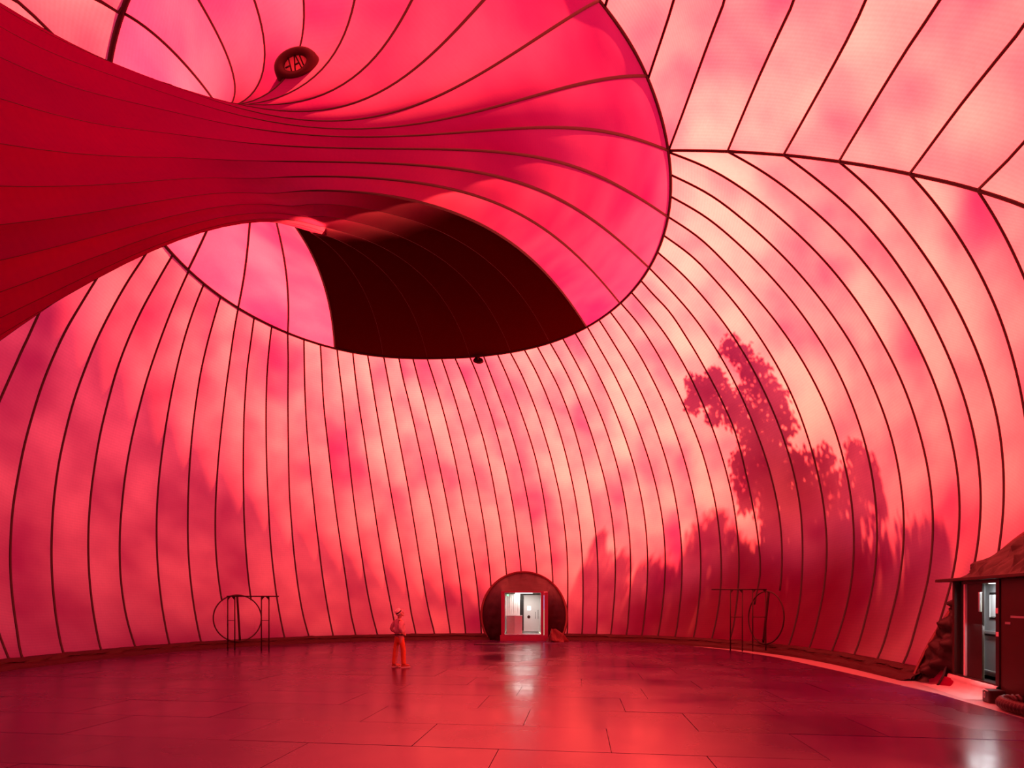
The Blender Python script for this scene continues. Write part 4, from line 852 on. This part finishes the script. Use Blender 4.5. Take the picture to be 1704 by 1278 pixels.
for sy, fx in ((.13, -.075), (-.13, .095)):
    bm = bmesh.new(); bmesh.ops.create_uvsphere(bm, u_segments=20, v_segments=12, radius=1)
    for v in bm.verts:
        x, y, z = v.co; v.co = Vector((fx + .03 + x*.145, sy + y*(.052 + .012*x), .045 + max(-.7, z)*.052*(1.15 - .45*x)))
    sh = bm_obj('shoe', bm, M_shoe, man, smooth=True)
    bm = bmesh.new(); bmesh.ops.create_cone(bm, cap_ends=True, segments=24, radius1=1, radius2=1, depth=1)
    for v in bm.verts: v.co = Vector((fx + .03 + v.co.x*.150, sy + v.co.y*(.054 + .010*v.co.x), .012 + v.co.z*.024))
    bm_obj('sole', bm, M_sole, sh)
# head details, tilted back to look up
hd = empty('head_details', (.02, 0, 1.565)); hd.parent = man; hd.rotation_euler = (0, math.radians(-22), 0)
def blob(name, c, s, mat, parent=hd, rot=None):
    bm = bmesh.new(); bmesh.ops.create_uvsphere(bm, u_segments=16, v_segments=10, radius=1)
    for v in bm.verts: v.co = Vector((v.co.x*s[0], v.co.y*s[1], v.co.z*s[2]))
    return bm_obj(name, bm, mat, parent, smooth=True, loc=c, rot=rot)
blob('nose', (.098, 0, -.012), (.022, .014, .024), M_skin, rot=(0, .3, 0)); blob('chin', (.068, 0, -.085), (.028, .030, .022), M_skin)
for sy in (1, -1):
    blob('ear', (.0, sy*.080, -.01), (.018, .010, .030), M_skin); blob('eye', (.083, sy*.030, .012), (.010, .013, .009), M_white); blob('pupil', (.0915, sy*.030, .012), (.004, .006, .006), M_band)
blob('lips', (.090, 0, -.050), (.010, .022, .008), M_shoe)
blob('hair', (-.035, 0, .0), (.072, .080, .075), M_hair)
ht = empty('hat_frame', (-.030, 0, .045)); ht.parent = hd; ht.rotation_euler = (0, math.radians(-18), 0)
def lathe(name, prof, mat, parent, seg=36, sy=.9):
    V = []; 
    for r, z in prof:
        for i in range(seg): a = 2*PI*i/seg; V.append((r*math.cos(a), r*sy*math.sin(a), z))
    F_ = [(j*seg+i, j*seg+(i+1) % seg, (j+1)*seg+(i+1) % seg, (j+1)*seg+i) for j in range(len(prof)-1) for i in range(seg)]
    return mesh_obj(name, V, F_, mat, parent, smooth=True)
lathe('hat', [(.172, .014), (.168, .006), (.100, .0), (.098, .01), (.093, .06), (.085, .095), (.065, .112), (.03, .108), (.001, .104)], M_hat, ht)
lathe('hat_band', [(.0995, .006), (.0985, .02), (.0955, .045), (.0945, .046)], M_band, ht)

# ---------------------------------------------------------------- trees outside: the sun throws their shade on the membrane
M_leaf_g = pbr('tree_leaves', (.05, .09, .03), .6, noise=.4, scale=8)
M_bark = pbr('tree_bark', (.12, .09, .07), .85, noise=.3, scale=9)
CROWNS = {
 "tall": [(12.10,25.56,17.72,0.60), (12.66,25.45,17.11,0.71), (13.17,25.42,16.38,0.82), (13.68,25.32,15.52,0.81), (14.05,25.25,14.63,0.70), (11.21,27.46,17.01,0.48), (11.56,27.48,16.60,0.72), (11.33,27.98,16.25,0.49), (12.02,26.97,16.58,0.82), (12.56,26.91,15.86,0.81), (12.13,27.60,15.64,0.45), (13.08,26.44,15.49,1.08), (13.70,26.14,14.39,1.07), (14.09,25.82,13.43,1.00), (13.47,26.74,14.01,0.75), (13.40,27.17,12.89,0.82), (13.16,27.35,13.58,0.41), (13.89,26.43,12.46,1.14), (14.36,25.48,12.25,1.15), (14.72,24.47,12.14,0.94), (14.91,23.70,12.63,0.50), (15.14,22.44,12.57,0.42), (15.19,22.01,12.09,0.50), (15.14,22.25,11.33,0.74), (15.20,21.51,11.37,0.31), (15.15,21.17,10.75,0.20), (14.96,22.90,10.61,0.87), (14.66,24.27,10.61,1.19), (14.19,25.63,10.82,1.15), (13.38,27.26,11.81,0.41), (14.35,24.12,9.23,1.33), (14.65,22.46,9.08,0.70), (13.88,25.38,9.22,0.87), (14.20,21.98,7.83,1.01), (13.82,22.96,7.42,1.06), (13.18,24.91,7.42,1.06), (14.40,20.80,8.08,0.26), (14.01,25.76,10.23,0.77), (14.88,21.97,9.65,0.25), (13.64,20.88,6.66,0.86), (13.28,21.98,6.31,0.92), (11.89,26.63,17.08,0.40)],
 "bush": [(15.58,32.12,16.08,0.74), (15.96,31.84,16.64,0.37), (15.06,32.38,15.36,0.81), (15.82,31.35,14.87,1.08), (16.43,30.41,14.67,0.46), (14.73,32.04,14.10,0.80), (15.52,30.56,13.27,1.27), (16.00,29.29,12.77,0.93), (14.08,31.71,12.88,0.85), (13.06,32.45,12.87,0.81), (12.63,33.33,13.82,0.52), (13.67,32.64,13.71,0.44), (11.48,33.63,13.45,0.72), (10.71,34.65,15.12,0.61), (10.98,34.82,16.05,0.34), (10.84,33.29,12.58,0.97), (12.03,32.18,11.86,0.93), (13.58,30.93,11.66,1.00), (15.06,29.38,11.75,1.21), (15.91,28.04,11.87,1.03), (10.11,34.23,13.76,0.47), (9.61,33.73,12.72,0.59), (11.01,34.26,14.35,0.54)],
 "right": [(16.18,19.87,11.71,0.14), (16.07,19.86,11.39,0.18), (15.92,19.89,10.96,0.29), (15.73,19.95,10.48,0.36), (15.73,19.30,10.64,0.21), (15.41,19.74,9.87,0.46), (15.39,20.86,9.66,0.46), (15.02,19.64,9.21,0.53), (14.97,20.74,8.98,0.65), (15.48,21.73,9.76,0.29), (15.91,19.27,11.10,0.14), (15.05,18.76,9.44,0.40), (15.69,21.04,10.20,0.20)]}

def tree(crown, base, label, seed, dens=1.0, lw=.075, ll=.24):
    t = empty('tree', base, label=label, cat='tree'); rnd = random.Random(seed)
    V = []; F_ = []; bx_, by_, bz_ = base
    for (x, y, z, r) in crown:
        n = int(560 * dens * max(.25, r * r))
        for _ in range(n):
            while True:
                a, b, c = rnd.uniform(-1, 1), rnd.uniform(-1, 1), rnd.uniform(-1, 1)
                if a*a + b*b + c*c < 1: break
            k = rnd.uniform(.78, 1.12); p = Vector((x + a*r*k*.9, y + b*r*k*.9, z + c*r*k*1.05))
            yaw = rnd.uniform(0, 6.28); dr = Vector((math.cos(yaw)*.45, math.sin(yaw)*.45, -1)).normalized()
            sd = dr.cross(Vector((math.cos(yaw*2.3), math.sin(yaw*2.3), .2))).normalized()
            L_ = ll * rnd.uniform(.7, 1.4); W_ = lw * rnd.uniform(.7, 1.4); i0 = len(V)
            for q in (p, p + dr*L_*.45 + sd*W_, p + dr*L_, p + dr*L_*.45 - sd*W_): V.append((q.x - bx_, q.y - by_, q.z - bz_))
            F_.append((i0, i0+1, i0+2, i0+3))
    fo = mesh_obj('foliage', V, F_, M_leaf_g, t); fo['kind'] = 'stuff'
    cen = [sum(c[i] for c in crown) / len(crown) for i in range(3)]; top_z = max(c[2] for c in crown)
    pts = [np.array([0, 0, -.1])] + [np.array([(cen[0]-bx_)*f + .15*math.sin(5*f), (cen[1]-by_)*f, (cen[2])*f - bz_*f]) for f in (.3, .6, .9)]
    tube_obj('trunk', resample(pts, 14), np.linspace(.24, .10, 14), M_bark, t, sides=10)
    big = sorted(crown, key=lambda c: -c[3])[:12]
    for c in big:
        s = resample(pts, 14)[7 + rnd.randrange(6)]; e = np.array([c[0]-bx_, c[1]-by_, c[2]-bz_])
        tube_obj('branch', resample([s, s*.5 + e*.5 + np.array([0, 0, .3]), e], 7), np.linspace(.06, .02, 7), M_bark, t, sides=6)
    return t
tree(CROWNS['tall'], (14.9, 25.6, -.14), 'tall tree outside whose drooping crown shades the right wall', 21, 1.0)
tree(CROWNS['bush'], (14.7, 32.9, -.14), 'low bushy tree outside shading the wall between far doorway and right stand', 22, 1.1, ll=.18)
tree(CROWNS['right'], (16.8, 20.9, -.14), 'small tree outside shading the wall beside the right doorway', 23, .55)

# unseen foliage added outside the right wall to block sky light
hg = empty('foliage_screen', tuple(base_pt(ph_of(11, 19)) * np.array([1.28, 1.1, 0]) + np.array([0, 0, -.14])), label='dense unseen foliage added outside along the foot of the right wall to block sky light', cat='foliage_screen')
ho = np.array(hg.location); V = []; F_ = []; rnd = random.Random(31)
phA, phB = ph_of(9.6, 12.6), ph_of(5.0, 25)
for i in range(26000):
    f = rnd.random(); ph = phA + (phB - phA) * f
    top_ = 3.7 + .7 * math.sin(f * 21) + .4 * math.sin(f * 47 + 1); top_ *= min(1, .55 + f * 1.6) * min(1, .45 + (1 - f) * 2.2)
    z = rnd.random() ** .8 * top_; p = base_pt(ph); d = np.array([p[0]-CX0, p[1]-CY0, 0]); d /= np.linalg.norm(d)
    p = p + d * (3.3 + rnd.random() * .9); yaw = rnd.uniform(0, 6.28)
    dr = np.array([math.cos(yaw)*.6, math.sin(yaw)*.6, rnd.uniform(-1, .6)]); dr /= np.linalg.norm(dr); sd = np.cross(dr, [math.sin(yaw), .3, math.cos(yaw)]); sd /= np.linalg.norm(sd)
    L_, W_ = rnd.uniform(.16, .30), rnd.uniform(.05, .09); q0 = p + np.array([0, 0, z]) - ho; i0 = len(V)
    V += [q0, q0 + dr*L_*.5 + sd*W_, q0 + dr*L_, q0 + dr*L_*.5 - sd*W_]; F_.append((i0, i0+1, i0+2, i0+3))
fo = mesh_obj('foliage', V, F_, M_leaf_g, hg); fo['kind'] = 'stuff'
for i in range(14):
    ph = phA + (phB - phA) * (i + .5) / 14; p = base_pt(ph); d = np.array([p[0]-CX0, p[1]-CY0, 0]); d /= np.linalg.norm(d); p = p + d * 3.75 - ho; p[2] = 0
    tube_obj('stem', np.array([p, p + np.array([.1, .05, 1.4]), p + np.array([0, .15, 2.6])]), np.array([.06, .045, .02]), M_bark, hg, sides=6)
